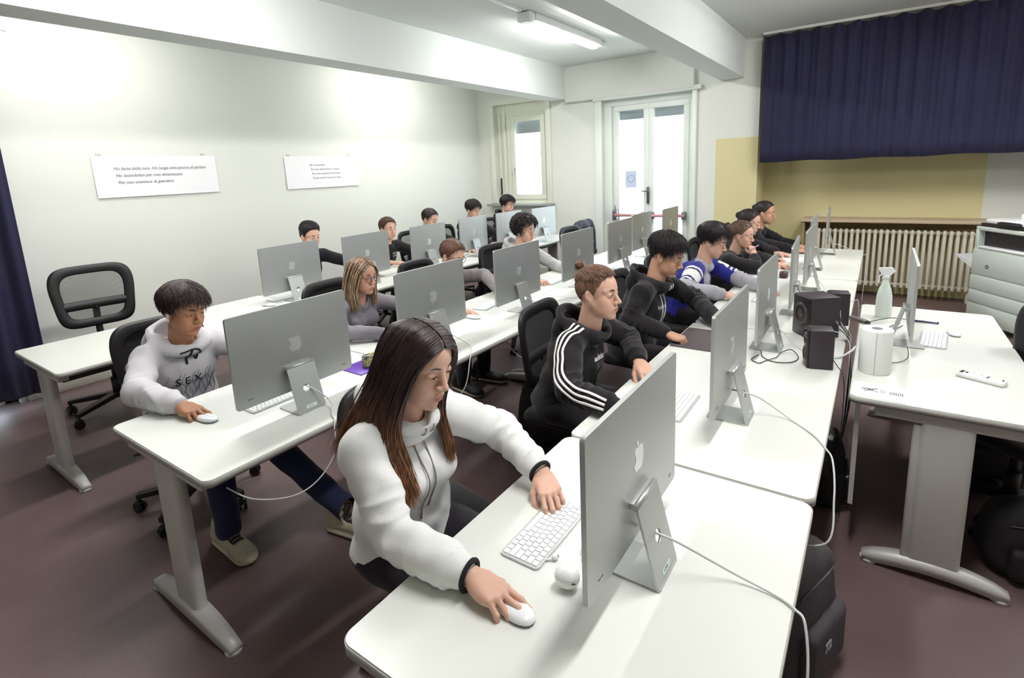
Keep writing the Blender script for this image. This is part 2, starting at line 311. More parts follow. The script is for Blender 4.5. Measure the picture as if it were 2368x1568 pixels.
# ------------------------------------------------------------------ radiator, ledge
rt = thing('radiator', 'long cream cast column radiator under the yellow wall ledge', 'radiator', (.15, 7.60, 0))
CREAM = mat('cream_enamel', srgb(214, 208, 190), .4, var=.04)
rc = MB(); x = -.80
while x < .84:
    for dy in (-.05, .05):
        rc.box((x, dy, .485), (.034, .034, .66), r=.014, seg=3)
    rc.box((x, 0, .79), (.036, .14, .07), r=.017, seg=3).box((x, 0, .17), (.036, .14, .07), r=.017, seg=3); x += .0585
rc.build('radiator_columns', CREAM, rt)
MB().cyl((-.83, 0, .79), (.85, 0, .79), .02).cyl((-.83, 0, .17), (.85, 0, .17), .02).build('header_pipe', CREAM, rt)
for sx in (-.74, .74): MB().box((sx, 0, .07), (.03, .10, .14), r=.008).build('radiator_foot', CREAM, rt)
MB().cyl((-.86, 0, .0), (-.86, 0, .79), .012).cyl((-.86, 0, .79), (-.82, 0, .79), .014).build('supply_pipe', CREAM, rt)
struct('trim_ledge', MB().box((.17, 7.66, .925), (1.92, .38, .035), r=.005), mat('beige_ledge_board', srgb(190, 172, 144), .6))
struct('trim_ledge_shade', MB().box((.15, 7.78, .865), (1.85, .12, .075)), mat('brown_shade_and_bracket', srgb(150, 128, 96), .7))  # brown strip stands in for the shadow between ledge and radiator
struct('trim_ledge_bracket', MB().box((-.76, 7.66, .45), (.03, .34, .90)), mat('brown_shade_and_bracket', srgb(150, 128, 96), .7))
# ------------------------------------------------------------------ ceiling lamps
lamp_lab = ['lit white fluorescent batten on the ceiling between the two beams', 'white fluorescent batten on the ceiling over the front desks', 'white fluorescent batten on the ceiling above the front right row', 'white fluorescent batten on the ceiling toward the navy curtain', 'white fluorescent batten near the left wall by the door curtain', 'white fluorescent batten near the left wall by the window', 'unseen white batten added above the printer to brighten the recess wall']
def make_lamp(lab):
    t = thing('ceiling_lamp', lab, 'ceiling lamp')
    MB().box((0, 0, 3.135), (.15, 1.46, .07), r=.012).build('lamp_housing', WPLAS, t)
    MB().box((0, 0, 3.075), (.085, 1.36, .03), r=.014, seg=3).build('tube', TUBEM, t)
    MB().box((0, -.80, 3.12), (.15, .11, .09), r=.02).cyl((0, -.80, 3.08), (0, -.80, 3.07), .045).build('emergency_unit', WPLAS, t)
    MB().box((0, .83, 3.125), (.11, .16, .06), r=.01).build('end_unit', WPLAS, t)
    return t
lp = make_lamp(lamp_lab[0]); lp.location = (LAMPS[0][0], LAMPS[0][1], 0)
for (lx, ly), lb in zip(LAMPS[1:], lamp_lab[1:]): dup(lp, (lx, ly, 0), 0, lb)
struct('trim_cable_duct', MB().box((-2.87, 3.35, 3.16), (.03, 2.1, .02)), WPLAS)
# ------------------------------------------------------------------ posters
def poster(y0, y1, z0, z1, lines, lab, size, ty, tz, gap, ink=GREYT):
    t = thing('wall_poster', lab, 'poster', (XL+.004, y0, z0))
    w = y1-y0; h = z1-z0
    mb = MB(); n = 8
    vs = []; fs = []
    for i in range(n+1):
        u = i/n; bul = .004+.010*(1-abs(2*u-1))*.4
        vs += [(bul+.006, u*w, 0), (bul*.6, u*w, h)]
    for i in range(n): fs.append([2*i, 2*i+2, 2*i+3, 2*i+1])
    mb.add(vs, fs, 0, True); mb.build('poster_sheet', PAPER, t)
    tb = MB(); T0 = Matrix(((0, 0, 1, .0135), (1, 0, 0, 0), (0, 1, 0, 0), (0, 0, 0, 1)))
    for i, l in enumerate(lines): text_mb(l, size, .0003, .25, T=Matrix.Translation((0, ty-y0+.01*i, tz-z0-gap*i)) @ T0, mb=tb)
    tb.build('lettering', ink, t)
    for yy in (.06, w-.12): MB().box((.004, yy, h+.012), (.003, .04, .018)).build('tape', mat('grey_tape', srgb(196, 196, 188), .5), t)
    return t
poster(1.78, 2.84, 1.62, 1.99, ['Ho fame della luce. Ho lunga sete ancora di parlare', 'Ho lavandolani per non dimenticare', 'Per non smettere di guardare'], 'long white poster with three italic lines, left one on the wall', .0385, 1.93, 1.865, .062, mat('grey_ink', srgb(112, 110, 110), .8))
poster(3.62, 4.66, 1.60, 1.98, ['Ho camminato', 'Per non dimenticare il vento', 'Per non smettere di cercare', 'E per tornare ancora a casa'], 'white poster with four faint italic lines, right one on the wall', .036, 3.94, 1.865, .052, mat('faint_ink', srgb(150, 150, 150), .8))
# ------------------------------------------------------------------ desks
DZ = .74
def make_desk(y0, y1, x0, x1, lab, depthfoot=.64, panel=None, grp='white desks in three rows', r=.035, postx=None):
    w = x1-x0; L = y1-y0; cx = (x0+x1)/2; cy = (y0+y1)/2
    t = thing('desk', lab, 'desk', (cx, cy, 0), 0, None)
    mb = MB(); mb.prism(rrect(w-.006, L-.006, r-.002, 8), DZ-.004, DZ, 0)
    mb.prism(rrect(w, L, r, 8), DZ-.027, DZ-.003, 1, smooth=True)
    mb.build('desktop', [WHITE, EDGE], t)
    for s in (-1, 1):
        yy = s*(L/2-.045)
        f = MB(); n = 12; hw = depthfoot/2
        top = []; bot = []
        for i in range(n+1):
            u = -1+2*i/n; x = u*hw; zt = .035+.045*(1-u*u)**.8; zb = .012+.022*max(0, 1-(u/.8)**2) ; ww = .026+.012*(1-u*u)
            top.append((x, zt, ww)); bot.append((x, zb, ww))
        vs = []
        for (x, zt, ww), (_, zb, _) in zip(top, bot): vs += [(x, yy-ww, zb), (x, yy+ww, zb), (x, yy+ww*.75, zt), (x, yy-ww*.75, zt)]
        fs = [[0, 1, 2, 3], [4*n+3, 4*n+2, 4*n+1, 4*n]]
        for i in range(n):
            a = 4*i
            for k in range(4): fs.append([a+k, a+4+k, a+4+(k+1) % 4, a+(k+1) % 4])
        f.add(vs, fs, 0, True)
        leg = MB().box((0, yy, .37), (.17, .052, .63), r=.022, seg=3).box((0, yy, .69), (w-.18, .05, .045), r=.004).build('leg', STEEL, t)
        f.build('foot', STEEL, leg)
        for q in (-1, 1): MB().cyl((q*(hw-.025), yy, 0), (q*(hw-.025), yy, .013), .032, .03, 20).build('floor_pad', RUBBER, leg)
    MB().box((.12, 0, .672), (.03, L-.16, .05)).box((-.12, 0, .672), (.03, L-.16, .05)).box((.0, 0, .60), (.10, L-.2, .03), r=.004).build('crossbar', FRAMEM, t)
    return t
pos = ['nearest', 'second', 'third', 'farthest']
rows = {'A': ('right', -.885, -.09, [(.55, 1.562), (1.570, 3.175), (3.183, 4.79), (4.798, 6.44)]),
        'B': ('middle', -2.545, -1.755, [(.69, 1.795), (1.80, 3.40), (3.405, 5.0), (5.005, 6.55)]),
        'C': ('left wall', -4.355, -3.545, [(.78, 2.38), (2.385, 3.985), (3.99, 5.59), (5.595, 6.75)])}
for k, (nm, x0, x1, segs) in rows.items():
    for i, (a, b) in enumerate(segs): make_desk(a, b, x0, x1, f'{pos[i]} white desk of the {nm} row, rounded corners and grey edge')
td = make_desk(2.415, 4.05, -.045, .60, 'teacher desk with remote control and spray bottle, beside the printer', .47)
# wide cover plate on the teacher desk legs, modesty panel
for ch in [c for c in td.children if c.name.startswith('leg')]:
    yy = -.755 if ch.bound_box[0][1] < 0 else .755
    MB().box((-.03, yy-.02*(1 if yy < 0 else -1), .36), (.15, .03, .60), r=.01).box((-.03, yy-.037*(1 if yy < 0 else -1), .615), (.10, .004, .085)).build('leg_cover', STEEL, ch)
MB().box((-.29, 0, .46), (.018, 1.5, .48)).build('modesty_panel', mat('grey_white_panel', srgb(205, 205, 198), .5), td)
MB().box((-.02, -.55, .66), (.32, .3, .05), r=.01).build('cable_tray', BLACKP, td)
# ------------------------------------------------------------------ all-in-one computers
def apple_poly(s=1.0, n=10):
    P = [(0, .40), (.13, .47), (.30, .47), (.44, .36), (.33, .22), (.30, .07), (.36, -.09), (.47, -.17), (.38, -.36), (.24, -.50), (.10, -.50), (0, -.46), (-.10, -.50), (-.24, -.50), (-.38, -.34), (-.47, -.10), (-.47, .14), (-.40, .34), (-.27, .46), (-.12, .46)]
    Q = spline([(x, y, 0) for x, y in P]+[(P[0][0], P[0][1], 0)], 4)[:-1]
    return [(q.x*s, q.y*s) for q in Q]
def leaf_poly(s=1.0):
    return [(x*s, y*s) for x, y in [(0, .50), (.02, .62), (.10, .73), (.20, .78), (.20, .68), (.14, .57), (.05, .51)]]
def make_computer(lab):
    t = thing('desktop_computer', lab, 'computer')
    p = MB(); W, H0, H1, T = .547, .086, .461, .0115
    pr = rrect(W, H1-H0, .012, 6, 0, (H0+H1)/2)
    TT = Matrix(((0, 0, 1, 0), (1, 0, 0, 0), (0, 1, 0, 0), (0, 0, 0, 1)))  # poly(x,y)->world (depth,x,y)
    p.prism(pr, -T, 0, 0, T=TT, smooth=False); p.build('display_panel', SILVER, t)
    s = MB().prism(rrect(W-.03, .30, .004, 3, 0, .302), -T-.0008, -T, 0, T=TT); s.build('screen', SCREENM, t)
    l = MB().prism([(-x, y) for x, y in apple_poly(.062)][::-1], 0, .0007, T=Matrix.Translation((0, 0, .285)) @ TT)
    l.prism([(-x, y) for x, y in leaf_poly(.062)][::-1], 0, .0007, T=Matrix.Translation((0, 0, .285)) @ TT); l.build('fruit_emblem', SILVER_D, t)
    MB().box((.0003, -.22, .118), (.0008, .012, .002)).box((.0003, -.207, .118), (.0008, .008, .002)).box((.0003, .235, .115), (.0008, .002, .008)).box((.0003, .225, .115), (.0008, .002, .008)).build('ports', BLACKP, t)
    # stand: bent sheet with a round hole in the sloping rear leg
    st = MB(); w = .130; th = .006
    zf, xf = .004, .070; zt, xt = .192, .020
    Lg = math.hypot(xt-xf, zt-zf); dx, dz = (xt-xf)/Lg, (zt-zf)/Lg; nx, nz = dz, -dx   # outward normal (+x)
    hr = .0165; hc = .095; n = 32
    def P(a, b, off): return (xf+dx*b+nx*off, a, zf+dz*b+nz*off)
    for off, flip in ((th/2, False), (-th/2, True)):
        ring = [(hr*math.cos(2*PI*i/n), hc+hr*math.sin(2*PI*i/n)) for i in range(n)]
        sq = []
        for i in range(n):
            c, s_ = math.cos(2*PI*i/n), math.sin(2*PI*i/n); k = 1/max(abs(c), abs(s_)); sq.append((w/2*c*k, hc+.05*s_*k))
        vs = [P(a, b, off) for a, b in ring+sq]; fs = [[i, (i+1) % n, n+(i+1) % n, n+i] for i in range(n)]
        st.add(vs, fs, 0)
        for b0, b1 in ((0, hc-.05), (hc+.05, Lg)): st.add([P(-w/2, b0, off), P(w/2, b0, off), P(w/2, b1, off), P(-w/2, b1, off)], [[0, 1, 2, 3]], 0)
    vs = [P(hr*math.cos(2*PI*i/n), hc+hr*math.sin(2*PI*i/n), o) for o in (th/2, -th/2) for i in range(n)]; st.add(vs, [[i, (i+1) % n, n+(i+1) % n, n+i] for i in range(n)], 0, True)
    for a in (-w/2, w/2): st.add([P(a, 0, th/2), P(a, Lg, th/2), P(a, Lg, -th/2), P(a, 0, -th/2)], [[0, 1, 2, 3]], 0)
    st.prism(rrect(.150, w, .008, 4, xf-.072+.003, 0), 0, .005, 0)
    st.build('stand', SILVER, t)
    hg = MB().cyl((xt-.004, -w/2, zt+.002), (xt-.004, w/2, zt+.002), .008, n=16).box((.007, 0, zt), (.016, w-.01, .016), r=.002); hg.build('hinge', SILVER, t)
    TL = Matrix(((0, dx, nx, xf+nx*th/2), (1, 0, 0, 0), (0, dz, nz, zf+nz*th/2), (0, 0, 0, 1)))
    st2 = MB().prism(rrect(.052, .014, .006, 5, 0, .017), .0002, .0008, 0, T=TL); text_mb('A 24 B', .008, .0002, T=TL @ Matrix.Translation((-.016, .0145, .001)), mi=1, mb=st2)
    st2.build('inventory_sticker', [mat('pale_green_sticker', srgb(206, 226, 216), .5), DARKT], t)
    return t
c0 = make_computer('silver all-in-one computer nearest the camera in the right row')
comps = [
 (-.425, 1.09, 0, 'silver all-in-one computer nearest the camera, in front of the person in white'),
 (-.415, 2.01, 0, 'silver computer facing the person in the striped black tracksuit hoodie'),
 (-.430, 2.88, 0, 'silver computer beside the black speakers, tangled black wire at its stand'),
 (-.395, 3.62, 3, 'silver computer just behind the black subwoofer on the right row'),
 (-.385, 4.35, 0, 'silver computer of the right row, third counting back from the radiator'),
 (-.435, 5.18, 0, 'silver computer of the right row, second from the radiator end, mostly hidden'),
 (-.390, 6.04, 2, 'silver computer at the radiator end of the right row'),
 (-1.995, 1.215, 0, 'silver computer in front of the person in the pale grey hoodie, large back view'),
 (-2.035, 2.11, 0, 'silver computer right of the blonde woman, its back toward the camera'),
 (-2.010, 2.94, 0, 'silver computer of the middle row in front of the curly haired person'),
 (-1.985, 3.78, 0, 'silver computer of the middle row before the empty chair with a coat'),
 (-1.980, 4.62, 0, 'silver computer of the middle row overlapping another before the glass door'),
 (-2.050, 5.36, 0, 'silver computer of the middle row, its right half in front of the glass door'),
 (-1.970, 6.05, 0, 'silver computer at the window end of the middle row, before the red bar'),
 (-3.875, 2.42, 3, 'silver computer nearest the camera in the left wall row'),
 (-3.800, 3.13, 3, 'silver computer second in the left wall row, behind the blonde woman'),
 (-3.760, 3.90, 4, 'silver computer third in the left wall row, reflecting pale blue'),
 (-3.830, 4.72, 4, 'silver computer fourth in the left wall row, beside a chair back'),
 (-3.780, 5.37, 0, 'silver computer fifth in the left wall row, behind the curly hair'),
 (-3.670, 6.02, -3, 'silver computer at the window end of the left wall row'),
]
DZ1 = DZ+.0005
for i, (x, y, a, lab) in enumerate(comps):
    if i == 0: c0.location = (x, y, DZ1); c0['label'] = lab
    else: dup(c0, (x, y, DZ1), math.radians(a), lab)
dup(c0, (.165, 3.25, DZ1), PI, 'silver computer on the teacher desk seen edge-on behind the paper roll')
# ------------------------------------------------------------------ keyboards and mice
def make_keyboard(lab):
    t = thing('keyboard', lab, 'keyboard'); W, D = .279, .115     # long side along local y, user at -x
    MB().prism(rrect(D, W, .012, 6), 0, .0055, 0).build('keyboard_base', mat('silver_white_base', srgb(205, 207, 206), .35, .4), t)
    k = MB(); rw = [([1]*14, 1), ([1]*13+[1.5], 1), ([1.5]+[1]*12+[1], 1), ([1.75]+[1]*11+[1.75], 1), ([1.25]+[1]*10+[2.25], 1), ([1, 1, 1, 1.25, 5, 1.25, 1, 1, 1, 1], 1)]
    usable = W-.012; rh = (D-.012)/6
    for r, (ks, _) in enumerate(rw):
        tot = sum(ks); y = usable/2
        for q in ks:
            kw = q/tot*usable; k.box((D/2-.006-rh*(r+.5), y-kw/2, .0065), (rh-.0028, kw-.0028, .0028), r=.0008, seg=1, smooth=False); y -= kw
    k.build('keys', KEYM, t); return t
def make_mouse(lab):
    t = thing('computer_mouse', lab, 'mouse'); n = 20; m = MB(); vs = []; fs = []; J = 6
    for j in range(J+1):
        u = j/J; rr = math.cos(u*PI/2)**.55 if j < J else 0; z = .006+.0145*math.sin(u*PI/2)
        for i in range(n):
            a = 2*PI*i/n; ex = abs(math.cos(a))**.85*math.copysign(1, math.cos(a)); ey = abs(math.sin(a))**.85*math.copysign(1, math.sin(a)); vs.append((ex*.0565*rr, ey*.0285*rr, z))
    for j in range(J):
        for i in range(n): fs.append([j*n+i, j*n+(i+1) % n, (j+1)*n+(i+1) % n, (j+1)*n+i])
    m.add(vs, fs, 0, True); m.build('mouse_shell', WPLAS, t)
    MB().prism([(x*.97, y*.95) for x, y in [(math.cos(2*PI*i/24)*.0555, math.sin(2*PI*i/24)*.0275) for i in range(24)]], 0, .006).build('mouse_base', mat('grey_base', srgb(150, 150, 150), .5), t)
    return t
kb0 = make_keyboard('x'); kb0.location = (-.680, 1.075, DZ1); kb0['label'] = 'white keyboard under the left hand of the person in the white hoodie'
for x, y, a, lab in [(-.615, 1.99, 0, 'white keyboard before the person in the striped tracksuit hoodie'), (-.60, 2.83, 0, 'white keyboard beside the dark mouse mat'), (-.62, 3.95, 0, 'white keyboard before the person in the blue varsity jacket'),
    (-2.17, 1.20, 0, 'white keyboard half hidden by the computer of the person in pale grey'), (-2.30, 2.95, 8, 'white keyboard under the forearm of the person with dark glasses'), (-2.22, 2.15, 0, 'white keyboard before the blonde woman'), (-2.28, 3.86, 4, 'white keyboard before the curly haired person'),
    (-4.03, 2.42, 0, 'white keyboard at the unattended computer nearest in the left row'), (-3.99, 3.15, 0, 'white keyboard before the first seated person by the left wall'), (.285, 3.37, PI*180/PI-6, 'white keyboard on the teacher desk')]:
    dup(kb0, (x, y, DZ1), math.radians(a), lab)
ms0 = make_mouse('white mouse in the right hand of the person in the white hoodie'); ms0.location = (-.604, .808, DZ1); ms0.rotation_euler = (0, 0, math.radians(-8))
for x, y, a, lab in [(-2.238, .932, 8, 'white mouse under the hand of the person in the pale grey hoodie'), (-2.19, 2.64, 0, 'white mouse in the right hand of the person with dark glasses'), (-.60, 1.735, 0, 'white mouse held by the person in the striped tracksuit hoodie'),
    (-3.90, 2.20, 25, 'white mouse beside the nearest computer in the left row'), (.38, 3.53, 95, 'white mouse above the keyboard on the teacher desk'), (-3.99, 3.42, 5, 'white mouse by the hand of the first person by the left wall')]:
    dup(ms0, (x, y, DZ1), math.radians(a), lab)
# ------------------------------------------------------------------ cables
def cable(pts, r, lab, m=CABLE, name='power_cable', n=8, cat='cable'):
    mb = MB(); mb.tube(spline(pts, n), r, 8); return tag(mb.build(name, m, merge=False), lab, cat)
cable([(-.421, 1.09, .845), (-.385, 1.09, .842), (-.33, 1.105, .825), (-.22, 1.15, .762), (-.13, 1.15, .7455), (-.088, 1.13, .745), (-.066, 1.11, .735), (-.052, 1.05, .66), (-.06, .96, .55), (-.11, .90, .48), (-.25, .9, .5), (-.32, .95, .655)], .0030, 'white power cord from the nearest computer over the desk edge')
cable([(-.411, 2.01, .845), (-.375, 2.01, .842), (-.32, 2.06, .81), (-.22, 2.07, .748), (-.13, 1.98, .7445), (-.088, 1.90, .745), (-.064, 1.85, .73), (-.05, 1.75, .66), (-.06, 1.66, .56), (-.2, 1.7, .52), (-.32, 1.8, .655)], .0030, 'white power cord curving off the second computer of the right row')
cable([(-1.991, 1.215, .845), (-1.955, 1.22, .842), (-1.915, 1.25, .81), (-1.87, 1.27, .765), (-1.80, 1.22, .745), (-1.755, 1.20, .744), (-1.735, 1.18, .72), (-1.72, 1.16, .63), (-1.73, 1.08, .55), (-1.75, .98, .53), (-1.80, .86, .57), (-1.86, .80, .63)], .0028, 'white power cord looping below the desk of the person in pale grey')
cable([(-2.031, 2.11, .845), (-1.995, 2.12, .84), (-1.94, 2.16, .79), (-1.85, 2.18, .745), (-1.76, 2.08, .744), (-1.735, 2.04, .72), (-1.72, 1.97, .60), (-1.78, 1.90, .50), (-1.9, 1.85, .48), (-2.03, 1.9, .655)], .0028, 'white power cord dropping behind the blonde woman desk edge')
cable([(-2.006, 2.94, .845), (-1.97, 2.95, .84), (-1.92, 3.0, .79), (-1.84, 3.02, .745), (-1.77, 2.93, .744), (-1.735, 2.88, .72), (-1.72, 2.8, .60), (-1.85, 2.7, .5), (-2.03, 2.7, .655)], .0028, 'white power cord from the computer before the curly haired person')
cable([(-1.985, 3.1, .744), (-1.92, 3.25, .743), (-1.85, 3.40, .743), (-1.80, 3.6, .743), (-1.77, 3.9, .743)], .0025, 'white cord lying along the middle desks')
cable([(-1.976, 4.62, .845), (-1.94, 4.64, .84), (-1.87, 4.68, .76), (-1.78, 4.6, .744), (-1.735, 4.5, .735), (-1.72, 4.4, .62), (-1.85, 4.3, .5), (-2.03, 4.3, .655)], .0025, 'white power cord of the overlapping computers in the middle row')
cable([(-.381, 4.35, .845), (-.34, 4.36, .83), (-.27, 4.30, .76), (-.20, 4.0, .743), (-.14, 4.05, .744), (-.088, 4.1, .745), (-.064, 4.1, .73), (-.06, 4.1, .5), (-.1, 4.1, .05)], .0025, 'white cord crossing the desk behind the subwoofer')
cable([(-.386, 6.04, .85), (-.34, 6.05, .85), (-.28, 6.08, .83), (-.2, 6.1, .79), (-.13, 6.1, .75), (-.088, 6.08, .745), (-.06, 6.08, .70), (-.07, 6.0, .3)], .0025, 'white cord arching from the farthest computer of the right row')
cable([(-.426, 2.90, .85), (-.39, 2.92, .845), (-.3, 2.95, .75), (-.24, 2.85, .744), (-.2, 2.75, .744)], .0022, 'white cord from the third computer of the right row')
cable([(-.44, 2.80, .745), (-.42, 2.72, .744), (-.36, 2.67, .744), (-.29, 2.70, .745), (-.27, 2.78, .746), (-.31, 2.84, .76), (-.35, 2.80, .75), (-.36, 2.72, .75), (-.40, 2.66, .745), (-.42, 2.62, .744), (-.46, 2.66, .744), (-.44, 2.74, .745)], .0022, 'thin black wire tangled at the foot of the third computer', CABLEB)
# ------------------------------------------------------------------ office chairs
def make_chair(lab, panel=None):
    t = thing('office_chair', lab, 'chair')      # faces +x, origin on floor below seat centre
    # backrest: curved frame ring with mesh
    def bp(a, z):   # a lateral, z height -> x (curved)
        return -.215 - .045*((z-.60)/.45) + .42*a*a
    def outline(u, inset=0):
        # u 0..1 around: rounded trapezoid from bottom
        w0, w1 = .20, .245; z0, z1 = .575, 1.005; a = 2*PI*u
        e = .38; cx = math.copysign(abs(math.cos(a))**e, math.cos(a)); sx = math.copysign(abs(math.sin(a))**(.75 if math.sin(a) > 0 else .35), math.sin(a))
        z = (z0+z1)/2 + sx*((z1-z0)/2-inset); wv = (w0+(w1-w0)*(z-z0)/(z1-z0))-inset
        return cx*wv, z
    n = 56; fr = MB(); vs = []; fs = []
    for off in (.012, -.014):
        for ins in (0, .014, .05, .058):
            for i in range(n):
                a, z = outline(i/n, ins); d = off*(1 if ins in (.014, .05) else .35); vs.append((bp(a, z)+d, a, z))
    for L in range(2):
        for k in range(3):
            for i in range(n):
                b = L*4*n+k*n; fs.append([b+i, b+(i+1) % n, b+n+(i+1) % n, b+n+i])
    for k in (0, 3):
        for i in range(n): fs.append([k*n+i, k*n+(i+1) % n, 4*n+k*n+(i+1) % n, 4*n+k*n+i])
    fr.add(vs, fs, 0, True)
    # lumbar band
    vs = []; fs = []
    for j, z in enumerate((.70, .715, .745, .76)):
        for i in range(9):
            a = -.17+.34*i/8; vs.append((bp(a, z)+(.012 if j in (1, 2) else 0), a, z))
    for j in range(3):
        for i in range(8): fs.append([j*9+i, j*9+i+1, (j+1)*9+i+1, (j+1)*9+i])
    fr.add(vs, fs, 0, True); fr.add([(x-.018, y, z) for x, y, z in vs], fs, 0, True)
    back = fr.build('backrest', BLACKP, t)
    me = MB(); vs = [(bp(0, .82), 0, .82)]; fs = []
    R = 6
    for k in range(1, R+1):
        for i in range(n):
            a, z = outline(i/n, .054); a *= k/R; z = .82+(z-.82)*k/R; vs.append((bp(a, z), a, z))
    for i in range(n): fs.append([0, 1+i, 1+(i+1) % n])
    for k in range(R-1):
        for i in range(n): b = 1+k*n; fs.append([b+i, b+n+i, b+n+(i+1) % n, b+(i+1) % n])
    me.add(vs, fs, 0, True); me.build('mesh_panel' if panel is None else 'padded_panel', panel or MESHF, back)
    MB().tube(spline([(-.245, 0, .72), (-.265, 0, .60), (-.24, 0, .45), (-.15, 0, .40), (0, 0, .395)], 6), .020, 10, flat=1.6).build('back_support', BLACKP, t)
    MB().box((0.01, 0, .455), (.47, .48, .075), r=.034, seg=4).build('seat', BLACKF, t)
    MB().box((0, 0, .405), (.22, .16, .04), r=.01).cyl((0, 0, .10), (0, 0, .24), .030).cyl((0, 0, .22), (0, 0, .40), .018).tube([(0.02, -.08, .40), (.02, -.2, .395), (.02, -.27, .40)], .007, 8).build('gas_column', BLACKP, t)
    b = MB()
    for k in range(5):
        a = 2*PI*k/5+.3; c, s = math.cos(a), math.sin(a)
        b.add([(c*.02-s*.024, s*.02+c*.024, .10), (c*.02+s*.024, s*.02-c*.024, .10), (c*.30+s*.016, s*.30-c*.016, .075), (c*.30-s*.016, s*.30+c*.016, .075),
               (c*.02-s*.028, s*.02+c*.028, .135), (c*.02+s*.028, s*.02-c*.028, .135), (c*.30+s*.018, s*.30-c*.018, .10), (c*.30-s*.018, s*.30+c*.018, .10)],
              [[0, 3, 2, 1], [4, 5, 6, 7], [0, 1, 5, 4], [1, 2, 6, 5], [2, 3, 7, 6], [3, 0, 4, 7]], 0)
    base = b.build('star_base', BLACKP, t)
    for k in range(5):
        a = 2*PI*k/5+.3; x, y = math.cos(a)*.295, math.sin(a)*.295; d = Vector((math.cos(a+.9), math.sin(a+.9), 0)); p = Vector((x, y, .028))
        cw = MB()
        for q in (-1, 1): cw.cyl(p+d*(q*.006), p+d*(q*.022), .027, n=18)
        cw.cyl(p, p+Vector((0, 0, .055)), .008); cw.sphere(p+Vector((0, 0, .022)), (.024, .024, .014), 12); cw.build('caster', BLACKP, base)
    return t
ch0 = make_chair('empty black mesh office chair by the dark curtain')
ch0.location = (-4.80, 1.40, 0); ch0.rotation_euler = (0, 0, math.radians(-8)); ch0.scale = (1.08, 1.18, 1.12)
ch1 = make_chair('black padded office chair pulled up behind the person in the white hoodie', BLACKF); ch1.location = (-1.165, 1.165, 0); ch1.rotation_euler = (0, 0, math.radians(-10))
# ------------------------------------------------------------------ loudspeakers
DKG = mat('dark_grey_speaker_vinyl', srgb(52, 44, 50), .5, var=.05); DKF = mat('black_speaker_front', srgb(26, 20, 22), .4); CONE = mat('dark_cone', srgb(70, 52, 54), .35)
def speaker(lab, x, y, rz, w, d, h, cones, knobs=()):
    t = thing('loudspeaker', lab, 'speaker', (x, y, DZ1), math.radians(rz))    # driver face looks toward -x
    MB().box((0, 0, h/2), (d, w, h), r=.004).build('cabinet', DKG, t)
    MB().box((-d/2-.004, 0, h/2), (.010, w-.006, h-.006), r=.004).build('front_baffle', DKF, t)
    for cy, cz, r in cones:
        TT = Matrix.Translation((-d/2-.009, cy, cz)) @ Matrix.Rotation(-PI/2, 4, 'Y')
        MB().lathe([(0, .002-.002), (r*.28, .004), (r*.34, -.003), (r*.72, -.001), (r*.80, .006), (r*.92, .007), (r, .001), (r*1.02, -.004)], 32, T=TT).build('speaker_cone', CONE, t)
    for cy, cz, r in knobs: MB().cyl((-d/2-.006, cy, cz), (-d/2-.022, cy, cz), r, r*.9, 16).build('knob', DKF, t)
    return t
speaker('large black subwoofer box standing on the right row', -.238, 3.225, 53-16, .155, .160, .225, [(0, .125, .062)], [])
speaker('small black satellite speaker in front of the subwoofer', -.178, 2.715, 14, .092, .100, .185, [(0, .062, .034), (0, .128, .020)], [(.03, .162, .006)])
speaker('second black satellite speaker standing behind the subwoofer', -.150, 3.50, 10, .09, .10, .19, [(0, .062, .034), (0, .13, .020)])
# cables between the desks
rr = random.Random(4)
for k in range(7):
    y0 = 3.16+.03*k; z0 = .80+.012*k
    cable([(-.155+.004*k, y0-.05, z0), (-.12, y0-.06, .80+.01*(k % 3)), (-.075, 3.08+.02*k, .765), (-.066, 3.0+.02*k, .70), (-.07+.004*k, 2.95+.015*k, .5), (-.08, 2.9+.02*k, .2), (-.10, 2.9+.03*k, .012)], .0022, 'black and grey leads hanging from the subwoofer into the gap between desks', CABLEB if k % 3 else CABLE, 'speaker_cable')['group'] = 'leads hanging from the subwoofer'
cable([(-.125, 2.70, .79), (-.10, 2.66, .77), (-.075, 2.62, .74), (-.066, 2.6, .6), (-.07, 2.62, .2), (-.05, 2.70, .012)], .002, 'thin black lead from the small front speaker over the desk edge', CABLEB, 'speaker_cable')
cable([(-.14, 2.85, .745), (-.10, 2.87, .748), (-.06, 2.93, .765), (-.045, 2.98, .775)], .0055, 'stub of thick white lead at the desk edge by the small speaker', CABLE)
hb = thing('usb_hub', 'grey cable hub bridging the gap between the two desks', 'hub', (-.05, 3.60, .752), math.radians(-45)); MB().box((0, 0, 0), (.115, .034, .016), r=.004).build('hub_case', mat('grey_hub', srgb(120, 108, 108), .4), hb); MB().box((.065, 0, 0), (.02, .024, .01), r=.002).build('plug', CABLEB, hb)
for i, P in enumerate(([(.0, 3.56, .752), (.06, 3.60, .765), (.12, 3.68, .76), (.20, 3.72, .748), (.235, 3.735, .746)], [(.0, 3.55, .75), (.03, 3.47, .746), (.07, 3.44, .746), (.11, 3.55, .747), (.15, 3.62, .747)], [(.0, 3.55, .75), (.04, 3.45, .747), (.09, 3.43, .747), (.13, 3.5, .747), (.16, 3.58, .747)])):
    cable(P, .0022, ['black lead arching from the hub toward the blue lanyard', 'black lead curling on the teacher desk by the hub', 'second black lead curling on the teacher desk, nearer the roll'][i], CABLEB)
cable([(.16, 3.00, .80), (.165, 2.97, .76), (.14, 2.93, .747), (.10, 2.89, .746), (.09, 2.87, .746)], .0018, 'thin dark lead below the edge of the teacher computer', CABLEB)
